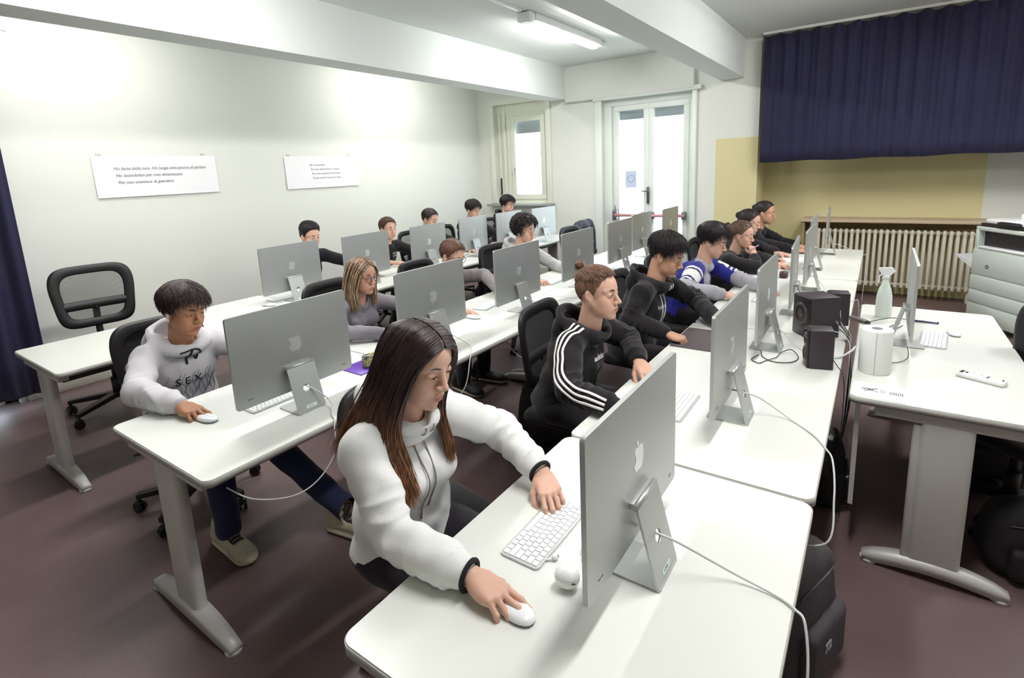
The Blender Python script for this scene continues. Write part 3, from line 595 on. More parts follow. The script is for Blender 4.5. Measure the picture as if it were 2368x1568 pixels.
ly = MB(); ly.tube(spline([(.20, 3.715, .746), (.25, 3.72, .748), (.29, 3.72, .746), (.325, 3.715, .746), (.29, 3.70, .746), (.25, 3.705, .746), (.20, 3.71, .746)], 8), .003, 6); ly.box((.20, 3.713, .747), (.03, .012, .006)).box((.325, 3.708, .748), (.006, .022, .008)); tag(ly.build('lanyard', mat('dark_blue_strap', srgb(48, 46, 92), .7)), 'dark blue lanyard loop on the teacher desk', 'lanyard')
# ------------------------------------------------------------------ spray bottle, roll, remote, leaflet
sb = thing('spray_bottle', 'translucent white spray bottle on the teacher desk', 'spray bottle', (.068, 3.765, DZ1), math.radians(20))
PALEG = mat('frosted_pale_plastic', srgb(232, 242, 236), .25, trans=.1)
MB().lathe([(0, 0), (.038, 0), (.041, .006), (.041, .09), (.039, .13), (.030, .175), (.018, .205), (.0145, .225), (.014, .235)], 28).build('bottle_body', PALEG, sb)
MB().cyl((0, 0, .232), (0, 0, .255), .017, n=20).add([(-.020, -.012, .255), (.018, -.012, .255), (.018, .012, .255), (-.020, .012, .255), (-.040, -.010, .292), (.044, -.010, .280), (.044, .010, .280), (-.040, .010, .292), (-.036, -.008, .300), (.030, -.008, .302), (.030, .008, .302), (-.036, .008, .300)], [[0, 1, 5, 4], [1, 2, 6, 5], [2, 3, 7, 6], [3, 0, 4, 7], [4, 5, 9, 8], [5, 6, 10, 9], [6, 7, 11, 10], [7, 4, 8, 11], [8, 9, 10, 11]]).build('trigger_head', WPLAS, sb)
MB().tube(spline([(-.022, 0, .262), (-.036, 0, .245), (-.034, 0, .225), (-.040, 0, .212)], 5), .0045, 8).build('trigger', WPLAS, sb)
lb = MB(); [lb.box((.0405, 0, .05+.009*k), (.0012, .010, .005)) for k in range(10)]; lb.build('side_lettering', mat('grey_green_print', srgb(120, 140, 132), .7), sb)
rl = thing('paper_roll', 'large white paper towel roll standing on the teacher desk', 'paper roll', (.035, 2.76, DZ1))
MB().lathe([(.021, .0), (.060, .0), (.062, .004), (.062, .196), (.060, .200), (.021, .200), (.021, .0)], 40).build('paper_layers', mat('white_tissue', srgb(236, 238, 234), .9, bump=.15, bscale=150), rl)
MB().lathe([(.0205, .0), (.0205, .201), (.0195, .201), (.0195, .0), (.0205, .0)], 24).build('card_core', mat('grey_card', srgb(150, 150, 144), .8), rl); MB().box((-.0, -.0622, .1), (.002, .001, .19)).build('loose_edge', GREYT, rl)
rm = thing('remote_control', 'white remote control with a few dark buttons on the teacher desk', 'remote control', (.410, 2.835, DZ1), math.radians(-26))
MB().box((0, 0, .011), (.165, .046, .021), r=.008, seg=3).build('remote_case', WPLAS, rm)
for bx, by, bw, bd in ((-.066, .008, .012, .012), (-.066, -.010, .012, .012), (-.050, .0, .008, .014), (.022, 0, .005, .024), (.070, .004, .006, .010)): MB().box((bx, by, .0222), (bw, bd, .003), r=.001).build('button', BLACKP, rm)
for k in range(5): MB().box((-.030+.014*k, .008*(-1)**k, .0218), (.009, .008, .002), r=.001).build('pale_button', mat('pale_button_grey', srgb(205, 208, 208), .4), rm)
lf = thing('leaflet', 'white leaflet with a crossed line mark and small print at the teacher desk corner', 'leaflet', (.055, 2.510, DZ1), 0)
MB().box((0, 0, .0006), (.175, .165, .0012)).build('sheet', PAPER, lf)
lm = MB()
for a, b, c, d in ((-.055, -.018, -.005, .022), (-.058, .010, -.002, -.020), (-.050, -.024, -.020, .0), (-.062, -.002, -.030, .004), (-.030, .004, -.004, .006), (-.045, .018, -.020, .0)): lm.tube([(a, b+.01, .0018), ((a+c)/2, (b+d)/2+.008, .0018), (c, d+.01, .0018)], .0009, 5)
lm.build('crossed_mark', DARKT, lf)
MB().box((.008, .006, .0014), (.003, .045, .0005)).box((.014, .002, .0014), (.003, .030, .0005)).box((.020, .004, .0014), (.003, .034, .0005)).build('small_print', mat('faint_print', srgb(170, 165, 168), .8), lf)
lt = MB(); [lt.box((.038+.0068*k, .008-.013*j, .0014), (.0046, .009 if (k*3+j) % 4 else .006, .0004)) for k in range(7) for j in range(2)]; lt.box((.058, -.013, .0014), (.046, .0014, .0004)).box((.058, .016, .0014), (.046, .0012, .0004)); lt.build('small_print_block', mat('mid_grey_print', srgb(110, 106, 108), .8), lf)
# ------------------------------------------------------------------ front desk things
ec = thing('earbud_case', 'white pebble shaped earbud case beside the nearest computer', 'earbud case', (-.538, .932, DZ1), .3)
MB().sphere((0, 0, .026), (.030, .024, .026), 28).build('case_shell', mat('gloss_white', srgb(244, 244, 242), .12, coat=.5), ec)
MB().tube([(.0302*math.cos(a), .0242*math.sin(a), .034) for a in np.linspace(0, 2*PI, 40)], .0004, 5).build('lid_seam', GREYT, ec); MB().box((.018, -.0195, .028), (.010, .003, .002)).build('hinge_mark', BLACKP, ec)
def bud(x, y, rz, lab):
    t = thing('wireless_earbud', lab, 'earbud', (x, y, DZ1), rz, None); MB().sphere((0, 0, .008), (.009, .0075, .0078), 14).cyl((.004, 0, .007), (-.004, 0, .003), .003, n=8).build('bud_head', EARW, t); MB().cyl((0, 0, .006), (.03, .0, .003), .0028, .0026, 10).build('stem', EARW, t); MB().sphere((-.007, 0, .010), (.004, .004, .004), 10).build('grille', GREYT, t)
EARW = mat('white_earbud', srgb(238, 238, 238), .3)
bud(-.606, .992, -2.4, 'white wireless earbud lying beside the pebble case'); bud(-.556, 1.050, -1.2, 'white wireless earbud half behind the nearest computer edge')
mt = tag(MB().prism(rrect(.24, .36, .012, 4), 0, .004, 0, T=Matrix.Translation((-.755, 2.86, DZ1))).build('desk_mat', mat('dark_brown_mat', srgb(84, 74, 76), .7)), 'dark desk mat under the hand of the person in the corded hoodie', 'desk mat')
pc = thing('pencil_case', 'open green and black patterned pencil case beside the blonde person', 'pencil case', (-2.10, 1.74, DZ1+.006), math.radians(88))
def pattern_mat():
    m = bpy.data.materials.new('speckled_green_cloth'); m.use_nodes = True; nt = m.node_tree; b = nt.nodes['Principled BSDF']; b.inputs['Roughness'].default_value = .8
    tc = nt.nodes.new('ShaderNodeTexCoord'); n = nt.nodes.new('ShaderNodeTexNoise'); n.inputs['Scale'].default_value = 140; n.inputs['Distortion'].default_value = 2; r = nt.nodes.new('ShaderNodeValToRGB'); r.color_ramp.interpolation = 'CONSTANT'
    e = r.color_ramp.elements; e[0].color = srgb(44, 34, 42); e[1].position = .47; e[1].color = srgb(176, 178, 112); q = e.new(.6); q.color = srgb(96, 60, 96)
    nt.links.new(tc.outputs['Object'], n.inputs['Vector']); nt.links.new(n.outputs['Fac'], r.inputs[0]); nt.links.new(r.outputs[0], b.inputs['Base Color']); return m
pm = MB(); n = 20; vs = []; fs = []
for j, (z, w) in enumerate(((0, .030), (.01, .038), (.045, .036), (.062, .026))):
    for i in range(n): a = 2*PI*i/n; vs.append((math.cos(a)*.105*(1 if j < 3 else .97), math.sin(a)*w*(1+.12*math.cos(2*a)), z+(.006*math.cos(a*2) if j == 3 else 0)))
for j in range(3):
    for i in range(n): fs.append([j*n+i, j*n+(i+1) % n, (j+1)*n+(i+1) % n, (j+1)*n+i])
fs.append(list(range(n))[::-1]); pm.add(vs, fs, 0, True); pm.build('pouch', pattern_mat(), pc)
MB().add([(x*.9, y*.9, .046) for x, y, z in vs[2*n:3*n]], [list(range(n))]).build('dark_lining', BLACKF, pc); MB().tube([vs[3*n+i] for i in range(n)]+[vs[3*n]], .0025, 6).build('zip', mat('pale_zip', srgb(200, 190, 190), .5), pc)
for i, (cx, col) in enumerate(((-.03, (198, 206, 60)), (.01, (206, 210, 80)), (.04, (230, 230, 226)), (-.06, (60, 70, 120)))): tag(MB().cyl((-2.10-.012+.008*i, 1.74+cx-.04, .80), (-2.10+.004*i, 1.74+cx+.06, .812), .005, n=8).build('pen', mat(f'pen_{i}', srgb(*col), .4)), ['yellow green highlighter in the patterned pencil case, nearer', 'yellow green highlighter in the patterned pencil case, farther', 'white pen in the patterned pencil case', 'dark blue pen in the patterned pencil case'][i], 'pen')
tag(MB().box((-2.13, 1.70, DZ1+.0028), (.17, .25, .005), r=.002, seg=1).build('notebook', mat('purple_cover', srgb(96, 48, 168), .4)), 'purple notebook under the patterned pencil case', 'notebook')
# ------------------------------------------------------------------ other desktop things
def sheet(x, y, w, d, rz, lab, m=PAPER, name='paper_sheet', cat='paper', h=.0012): return tag(MB().box((0, 0, h/2), (w, d, h), T=Matrix.Translation((x, y, DZ1)) @ Matrix.Rotation(math.radians(rz), 4, 'Z')).build(name, m), lab, cat)
sheet(-3.84, 2.82, .21, .29, 12, 'white sheet beside the nearest computer of the left row'); sheet(-4.16, 2.74, .20, .28, -10, 'white sheet by the pen hand of the first person by the left wall')
sheet(-.72, 4.52, .21, .29, 8, 'white sheet beside the person in the varsity jacket'); sheet(-.66, 5.62, .20, .28, -5, 'white sheet near the computer at the far end of the right row'); sheet(-2.20, 3.42, .18, .25, 5, 'white sheet beside the person with dark glasses')
for x, y, rz, lab in ((-4.16, 4.45, 70, 'dark phone lying on the left row behind the short haired head'), (-4.02, 5.20, 75, 'dark phone lying near the pale blue reflecting computer')):
    tag(MB().box((0, 0, .004), (.15, .072, .008), r=.003, T=Matrix.Translation((x, y, DZ1)) @ Matrix.Rotation(math.radians(rz), 4, 'Z')).build('phone', BLACKP), lab, 'phone')
tag(MB().lathe([(0, 0), (.03, 0), (.034, .02), (.030, .05), (.0, .055)], 20, T=Matrix.Translation((-.60, 4.72, DZ1))).build('small_dark_object', mat('dark_red_brown', srgb(66, 40, 42), .4)), 'small dark rounded object between two computers of the right row', 'clutter')  # stand-in for a small dark thing of unknown kind
# ------------------------------------------------------------------ printer
PRW = mat('printer_white', srgb(206, 216, 208), .45, var=.01); PRD = mat('printer_dark', srgb(40, 34, 38), .4)
pr = thing('office_printer', 'large white multifunction office printer beside the radiator', 'printer', (.80, 6.75, 0), math.atan2(-.85, .53))    # local +x runs along the front, +y to the back
W, D = .66, .60
body = MB().box((W/2, D/2, .42), (W, D, .72), r=.012).box((W/2, D*.62, .87), (W, D*.76, .20), r=.01).box((.02, D*.2, .87), (.04, D*.4, .20), r=.008).box((W/2, D*.2, .955), (W, D*.4, .04), r=.008); body.build('printer_body', PRW, pr)
MB().box((W/2+.015, D*.28, .865), (W-.06, D*.36, .15)).build('output_bay', PRD, pr)
MB().box((W/2+.02, .10, .778), (W-.08, .22, .02), r=.006).build('output_tray', WPLAS, pr)
for z0, z1 in ((.05, .22), (.23, .35), (.36, .50)): MB().box((W/2, -.002, (z0+z1)/2), (W-.008, .012, z1-z0-.006), r=.004).build('paper_drawer', PRW, pr)
MB().box((W/2, -.002, .63), (W-.008, .010, .24), r=.004).build('front_cover', PRW, pr)
MB().box((W/2+.03, D/2, .992), (W-.02, D-.02, .034), r=.004).build('scanner_band', PRD, pr); MB().box((W/2+.05, D/2, 1.030), (W-.06, D-.03, .045), r=.012).box((W/2+.12, D*.6, 1.075), (W-.22, D*.55, .06), r=.02).build('scanner_lid', WPLAS, pr)
MB().box((.36, .03, 1.02), (.22, .10, .03), r=.006, T=Matrix.Rotation(0, 4, 'X')).box((.36, .02, 1.038), (.18, .07, .004)).build('control_panel', PRD, pr)
MB().add([(-.003, .0, .62), (-.003, .26, .62), (-.25, .22, .66), (-.25, .02, .66), (-.003, .0, .56), (-.003, .26, .56), (-.25, .22, .65), (-.25, .02, .65)], [[0, 1, 2, 3], [7, 6, 5, 4], [0, 3, 7, 4], [3, 2, 6, 7], [2, 1, 5, 6]]).build('side_tray', WPLAS, pr)
bd = MB(); TF = Matrix.Translation((.185, -.0075, .60)) @ Matrix.Rotation(PI/2, 4, 'X'); bd.cyl((0, 0, 0), (0, 0, .002), .019, n=32, T=TF); text_mb('hp', .024, .0006, shear=.3, T=TF @ Matrix.Translation((-.012, -.006, .0024)), mi=1, mb=bd); bd.build('round_badge', [mat('badge_grey', srgb(74, 78, 78), .4), WPLAS], pr)
# ------------------------------------------------------------------ bags
def bag(lab, x, y, rz, w, d, h, m, lean=0, strap=True, name='backpack', text=None, seed=0):
    t = thing(name, lab, 'bag', (x, y, 0), math.radians(rz)); R3 = Matrix.Rotation(math.radians(lean), 4, 'Y'); bm = bmesh.new(); bmesh.ops.create_cube(bm, size=1); bmesh.ops.subdivide_edges(bm, edges=bm.edges[:], cuts=7, use_grid_fill=True)
    for v in bm.verts:
        p = v.co*2; q = Vector([math.copysign(abs(c)**.8, c) for c in p]); l = max(1e-6, (abs(p.x)**4+abs(p.y)**4+abs(p.z)**4)**.25); p = p/l
        tz = (p.z+1)/2; k = 1-.18*tz**2; n = .05*math.sin(p.y*9+seed)*math.sin(p.z*7+seed*2)+.03*math.sin(p.x*13+p.z*5)
        v.co = Vector((p.x*d/2*k*(1+n), p.y*w/2*k*(1+n*.6), (p.z+1)/2*h))
    mb = MB(); bm.verts.index_update(); mb.add([v.co.copy() for v in bm.verts], [[v.index for v in f.verts] for f in bm.faces], 0, True, R3); bm.free(); mb.build('bag_body', m, t)
    MB().box((d*.50, 0, h*.32), (.06, w*.72, h*.45), r=.028, seg=3, T=R3).build('front_pocket', m, t)
    MB().tube([tuple(R3 @ Vector(p)) for p in spline([(d*.40, -w*.36, h*.80), (d*.50, 0, h*.88), (d*.40, w*.36, h*.80)], 6)], .003, 6).build('zip', mat('dull_zip', srgb(88, 80, 84), .4, .4), t)
    MB().tube([tuple(R3 @ Vector(p)) for p in spline([(0, -.05, h*.97), (0, -.03, h*1.06), (0, .03, h*1.06), (0, .05, h*.97)], 5)], .008, 8).build('carry_loop', m, t)
    if strap:
        for s in (-1, 1): MB().tube([tuple(R3 @ Vector(p)) for p in spline([(-d*.30, s*w*.25, h*.92), (-d*.62, s*w*.30, h*.70), (-d*.62, s*w*.32, h*.35), (-d*.45, s*w*.34, h*.12)], 6)], .014, 8, flat=.35).build('shoulder_strap', m, t)
    if text: text_mb(text, .045, .0008, bold=.002, T=R3 @ Matrix.Translation((d*.50+.032, -.05, h*.34)) @ Matrix(((0, 0, 1, 0), (1, 0, 0, 0), (0, 1, 0, 0), (0, 0, 0, 1)))).build('lettering', mat('grey_print_light', srgb(190, 186, 190), .7), t)
    return t
NYL = mat('black_nylon', srgb(30, 25, 29), .65, var=.2, bump=.3, bscale=120); NYG = mat('charcoal_nylon', srgb(70, 64, 70), .7, var=.3, bump=.3, bscale=120)
bag('charcoal backpack with pale number on the floor under the nearest desk', -.150, 1.78, -18, .36, .20, .44, NYG, text='72', seed=1)
bag('black shiny bag on the floor behind the second desk of the right row', -.135, 2.86, 10, .34, .18, .36, mat('black_gloss_cloth', srgb(24, 20, 24), .3, bump=.8, bscale=60), seed=2)
bag('large black backpack on the floor under the teacher desk', .50, 3.42, -95, .48, .26, .46, NYL, seed=3); bag('black holdall lying on the floor under the teacher desk, right part', .66, 2.72, -80, .46, .24, .30, NYL, seed=5)
bag('black backpack on the floor between the middle row and the top knot person', -1.62, 2.62, 150, .36, .24, .44, NYL, seed=7)
# ------------------------------------------------------------------ implicit surface modelling (one continuous skin per body)
F32 = np.float32
class Field:
    def __init__(s, lo, hi, h):
        s.h = h; s.lo = np.array(lo, float); s.n = np.maximum(4, np.ceil((np.array(hi, float)-s.lo)/h).astype(int)+1)
        s.v = np.full(s.n, .08, F32); s.ax = [(s.lo[i]+h*np.arange(s.n[i])).astype(F32) for i in range(3)]
    def _sl(s, lo, hi, m):
        a = np.clip(np.floor((np.array(lo)-m-s.lo)/s.h).astype(int), 0, s.n); b = np.clip(np.ceil((np.array(hi)+m-s.lo)/s.h).astype(int)+1, 0, s.n)
        return a, b
    def op(s, fn, lo, hi, k=.01, mode='add'):
        a, b = s._sl(lo, hi, k+3*s.h+.012)
        if np.any(b <= a): return s
        X = s.ax[0][a[0]:b[0], None, None]; Y = s.ax[1][None, a[1]:b[1], None]; Z = s.ax[2][None, None, a[2]:b[2]]
        d = fn(X, Y, Z).astype(F32); q = s.v[a[0]:b[0], a[1]:b[1], a[2]:b[2]]
        if mode == 'add':
            h = np.clip(.5+.5*(q-d)/k, 0, 1); r = q*(1-h)+d*h-k*h*(1-h)
        else:
            d = -d; h = np.clip(.5-.5*(q-d)/k, 0, 1); r = q*(1-h)+d*h+k*h*(1-h)
        s.v[a[0]:b[0], a[1]:b[1], a[2]:b[2]] = r; return s
    def cap(s, a, b, ra, rb=None, k=.01, mode='add', cut=False, sq=(1, 1, 1)):
        rb = ra if rb is None else rb; a = np.array(a, float); b = np.array(b, float); R = max(ra, rb); d = b-a; L = float(np.dot(d, d))+1e-12
        def fn(X, Y, Z):
            px, py, pz = X-a[0], Y-a[1], Z-a[2]
            t0 = (px*d[0]+py*d[1]+pz*d[2])/L; t = np.clip(t0, 0, 1)
            r = np.sqrt(((px-t*d[0])/sq[0])**2+((py-t*d[1])/sq[1])**2+((pz-t*d[2])/sq[2])**2)-(ra+(rb-ra)*t)
            if cut: r = np.maximum(r, (t0-1)*math.sqrt(L))
            return r
        mx = max(sq); return s.op(fn, np.minimum(a, b)-R*mx, np.maximum(a, b)+R*mx, k, mode)
    def ell(s, c, r, k=.01, mode='add', R=None):
        c = np.array(c, float); r = np.array(r, float)
        def fn(X, Y, Z):
            x, y, z = X-c[0], Y-c[1], Z-c[2]
            if R is not None: x, y, z = (R[0, 0]*x+R[1, 0]*y+R[2, 0]*z, R[0, 1]*x+R[1, 1]*y+R[2, 1]*z, R[0, 2]*x+R[1, 2]*y+R[2, 2]*z)
            k0 = np.sqrt((x/r[0])**2+(y/r[1])**2+(z/r[2])**2); k1 = np.sqrt((x/r[0]**2)**2+(y/r[1]**2)**2+(z/r[2]**2)**2)+1e-6
            return k0*(k0-1)/k1
        m = max(r) if R is not None else r; return s.op(fn, c-m, c+m, k, mode)
    def torus(s, c, R1, r, k=.01, tilt=0, ry=1.0, mode='add'):
        c = np.array(c, float); ct, st = math.cos(tilt), math.sin(tilt)
        def fn(X, Y, Z):
            x0, y, z0 = X-c[0], (Y-c[1])/ry, Z-c[2]; x = x0*ct+z0*st; z = -x0*st+z0*ct
            q = np.sqrt(x*x+y*y)-R1; return np.sqrt(q*q+z*z)-r
        m = R1*max(1, ry)+r; return s.op(fn, c-m, c+m, k, mode)
    def halfz(s, z, k=.005):    # keep z above
        q = s.v; d = (z-s.ax[2][None, None, :])*np.ones_like(q); h = np.clip(.5-.5*(q-d)/k, 0, 1); s.v = (q*(1-h)+d*h+k*h*(1-h)).astype(F32); return s
    def sample(s, P):
        P = np.asarray(P, float); g = (P-s.lo)/s.h; g = np.clip(g, 0, s.n-1.001); i = g.astype(int); f = g-i; out = 0
        for dx in (0, 1):
            for dy in (0, 1):
                for dz in (0, 1):
                    w = (f[:, 0] if dx else 1-f[:, 0])*(f[:, 1] if dy else 1-f[:, 1])*(f[:, 2] if dz else 1-f[:, 2])
                    out = out+w*s.v[i[:, 0]+dx, i[:, 1]+dy, i[:, 2]+dz]
        return out
    def grad(s, P):
        e = s.h*.7; P = np.asarray(P, float); G = np.stack([s.sample(P+np.eye(3)[i]*e)-s.sample(P-np.eye(3)[i]*e) for i in range(3)], 1)
        return G/(np.linalg.norm(G, axis=1, keepdims=True)+1e-9)
    def project(s, P, off=0., it=5, maxstep=.03):
        P = np.array(P, float).reshape(-1, 3)
        for _ in range(it):
            d = np.clip(s.sample(P)-off, -maxstep, maxstep); P = P-s.grad(P)*d[:, None]
        return P
    def cast(s, P, D, off=0., n=60):
        P = np.array(P, float).reshape(-1, 3); D = np.broadcast_to(np.array(D, float), P.shape); D = D/np.linalg.norm(D, axis=1, keepdims=True)
        for _ in range(n):
            d = s.sample(P)-off; m = d > .0006; P = P+D*(np.where(m, np.clip(d, .001, .008), 0))[:, None]
        return P
    def mesh(s):
        v = s.v; I = v < 0
        A = I[:-1, :-1, :-1].astype(np.int8)
        for dx, dy, dz in ((1, 0, 0), (0, 1, 0), (0, 0, 1), (1, 1, 0), (1, 0, 1), (0, 1, 1), (1, 1, 1)):
            A = A+I[dx:s.n[0]-1+dx, dy:s.n[1]-1+dy, dz:s.n[2]-1+dz]
        c = np.argwhere((A > 0) & (A < 8)); idm = np.full(A.shape, -1, np.int32); idm[c[:, 0], c[:, 1], c[:, 2]] = np.arange(len(c))
        cor = np.array([(x, y, z) for x in (0, 1) for y in (0, 1) for z in (0, 1)]); vals = np.stack([v[c[:, 0]+q[0], c[:, 1]+q[1], c[:, 2]+q[2]] for q in cor], 1)
        acc = np.zeros((len(c), 3)); cnt = np.zeros(len(c))
        for i in range(8):
            for j in range(i+1, 8):
                if abs(cor[i]-cor[j]).sum() == 1:
                    m = (vals[:, i] < 0) != (vals[:, j] < 0); t = vals[:, i]/(vals[:, i]-vals[:, j]+1e-12)
                    p = cor[i]+(cor[j]-cor[i])*np.where(m, t, 0)[:, None]; acc += p*m[:, None]; cnt += m
        V = (c+acc/cnt[:, None])*s.h+s.lo; fs = []
        for ax in range(3):
            a = [slice(None)]*3; b = [slice(None)]*3; a[ax] = slice(0, -1); b[ax] = slice(1, None)
            ia, ib = I[tuple(a)], I[tuple(b)]; e = np.argwhere(ia != ib); o1, o2 = [(1, 2), (2, 0), (0, 1)][ax]
            ok = (e[:, o1] > 0) & (e[:, o2] > 0) & (e[:, o1] < s.n[o1]-1) & (e[:, o2] < s.n[o2]-1); e = e[ok]
            def at(d1, d2):
                q = e.copy(); q[:, o1] -= d1; q[:, o2] -= d2; return idm[q[:, 0], q[:, 1], q[:, 2]]
            Q = np.stack([at(1, 1), at(0, 1), at(0, 0), at(1, 0)], 1); fl = ~ia[e[:, 0], e[:, 1], e[:, 2]]; Q[fl] = Q[fl][:, ::-1]; fs.append(Q)
        Fc = np.concatenate(fs); Fc = Fc[(Fc >= 0).all(1)]
        return V, Fc
def np_obj(name, parts, mats, parent=None, label=None):
    """parts: list of (V, faces array/list, material index); joined into one mesh"""
    Vs = []; o = 0; loops = []; starts = []; tot = []; mi = []
    for V, Fq, m in parts:
        V = np.asarray(V, float); Vs.append(V)
        if isinstance(Fq, np.ndarray):
            loops.append((Fq+o).ravel()); k = Fq.shape[1]; tot.append(np.full(len(Fq), k)); mi.append(m+o*0 if isinstance(m, np.ndarray) else np.full(len(Fq), m))
        else:
            loops.append(np.array([i+o for f in Fq for i in f])); tot.append(np.array([len(f) for f in Fq])); mi.append(np.full(len(Fq), m))
        o += len(V)
    V = np.concatenate(Vs); L = np.concatenate(loops).astype(np.int32); T = np.concatenate(tot).astype(np.int32); S = np.concatenate([[0], np.cumsum(T)[:-1]]).astype(np.int32)
    me = bpy.data.meshes.new(name); me.vertices.add(len(V)); me.vertices.foreach_set('co', V.astype(F32).ravel()); me.loops.add(len(L)); me.loops.foreach_set('vertex_index', L)
    me.polygons.add(len(T)); me.polygons.foreach_set('loop_start', S); me.polygons.foreach_set('loop_total', T)
    for m in mats: me.materials.append(m)
    me.polygons.foreach_set('material_index', np.concatenate(mi).astype(np.int32)); me.polygons.foreach_set('use_smooth', np.ones(len(T), bool)); me.update(calc_edges=True); me.validate()
    ob = bpy.data.objects.new(name, me); C.objects.link(ob)
    if parent: ob.parent = parent
    if label: ob['label'] = label
    return ob
def xf(M, V): M = np.array(M); return np.asarray(V)@M[:3, :3].T+M[:3, 3]
def tubes_np(paths, radii, n=5, flat=1.0, flatdir=None):
    """many tapered tubes of equal point count: paths (K,S,3) radii (K,S)"""
    P = np.asarray(paths, float); K, S, _ = P.shape; R = np.asarray(radii, float)
    T = np.zeros_like(P); T[:, 1:-1] = P[:, 2:]-P[:, :-2]; T[:, 0] = P[:, 1]-P[:, 0]; T[:, -1] = P[:, -1]-P[:, -2]; T /= np.linalg.norm(T, axis=2, keepdims=True)+1e-9
    ref = np.array([.3, .2, 1.]) if flatdir is None else flatdir; ref = np.broadcast_to(ref, P.shape)
    U = np.cross(T, ref); U /= np.linalg.norm(U, axis=2, keepdims=True)+1e-9; W = np.cross(T, U)
    a = 2*PI*np.arange(n)/n; ring = U[:, :, None, :]*np.cos(a)[None, None, :, None]+W[:, :, None, :]*np.sin(a)[None, None, :, None]*flat
    V = (P[:, :, None, :]+ring*R[:, :, None, None]).reshape(-1, 3)
    k = np.arange(K)[:, None, None]*S*n; s_ = np.arange(S-1)[None, :, None]*n; i = np.arange(n)[None, None, :]; j = (i+1) % n
    Fq = np.stack(np.broadcast_arrays(k+s_+i, k+s_+j, k+s_+n+j, k+s_+n+i), -1).reshape(-1, 4)
    return V, Fq
def fnoise(P, sc, seed=0):
    r = np.random.default_rng(seed); out = 0
    for i in range(5):
        d = r.normal(size=3); d /= np.linalg.norm(d); out = out+np.sin(P@d*sc*(.6+.3*i)+r.uniform(0, 6)+1.3*np.sin(P@np.roll(d, 1)*sc*.5))
    return out/5
# ------------------------------------------------------------------ head, in its own frame: +x forward, y left, z up
EYEZ = .006
def head_field(h, female=False, neck=None, jaw=1.0):
    f = Field((-.125, -.105, -.235), (.13, .105, .135), h)
    f.ell((-.014, 0, .033), (.094, .0745, .083), .01); f.ell((.026, 0, .036), (.058, .062, .064), .02)
    f.ell((.030, 0, -.030), (.052, .056*jaw, .078), .02)
    for s in (-1, 1):
        f.cap((.0, s*.050*jaw, -.040), (.058, s*.018, -.092), .019 if not female else .016, .015, .022)
        f.ell((.050, s*.041, -.022), (.024, .020, .021), .020); f.ell((.040, s*.036, -.052), (.036, .021, .036), .022)
        f.cap((.074, s*.014, .027), (.058, s*.050, .026), .0115 if not female else .008, .009, .012)
    f.ell((.068, 0, -.096), (.019, .020 if not female else .016, .016), .016)
    for s in (-1, 1):
        f.ell((.096, s*.034, EYEZ), (.020, .020, .013), .012, 'sub')
        f.ell((.0685, s*.0325, EYEZ), (.0155, .0165, .0150), .005)
    nz = .96 if female else 1
    f.cap((.078, 0, .018), (.104*nz+.0, 0, -.024), .0085, .0095, .010); f.ell((.1055*nz, 0, -.0265), (.0105, .0105, .009), .006)
    for s in (-1, 1):
        f.ell((.094, s*.0125, -.031), (.0105, .0072, .0080), .006); f.ell((.1, s*.0065, -.0395), (.0045, .0035, .005), .003, 'sub')
    f.ell((.070, 0, -.062), (.022, .030, .024), .014)
    f.ell((.0875, 0, -.0575), (.0080, .022, .0050), .006); f.ell((.0865, 0, -.0685), (.0080, .0185, .0060), .006)
    f.cap((.0985, -.02, -.0628), (.0985, .02, -.0628), .0022, .0022, .003, 'sub')
    for s in (-1, 1):
        Re = np.array(Euler((0, math.radians(-12), s*math.radians(-20))).to_matrix())
        f.ell((-.006, s*.0785, -.002), (.0185, .0075, .032), .004, R=Re); f.ell((.001, s*.0865, .002), (.0095, .0065, .018), .003, 'sub', R=Re); f.ell((-.002, s*.076, -.030), (.008, .005, .009), .004)
    nk = neck if neck is not None else (-.035, 0, -.20)
    f.cap((-.024, 0, -.050), nk, .046 if female else .052, .050 if female else .058, .022)
    return f
def lens(cx, cy, cz, w, hh, n=14, m=4, f=None, off=.0008, skew=0, top=1, bot=1):
    """almond patch facing +x at (cy,cz), projected on field f"""
    V = []; 
    for j in range(m+1):
        for i in range(n+1):
            u = -1+2*i/n; e = max(0, 1-abs(u)**2.2)**.8; v = -1+2*j/m
            zz = (hh*top*e*v if v > 0 else hh*bot*e*v); V.append((cx, cy+u*w, cz+zz+skew*u*w))
    Fq = np.array([[j*(n+1)+i, j*(n+1)+i+1, (j+1)*(n+1)+i+1, (j+1)*(n+1)+i] for j in range(m) for i in range(n)])
    return f.project(np.array(V), off, 6), Fq
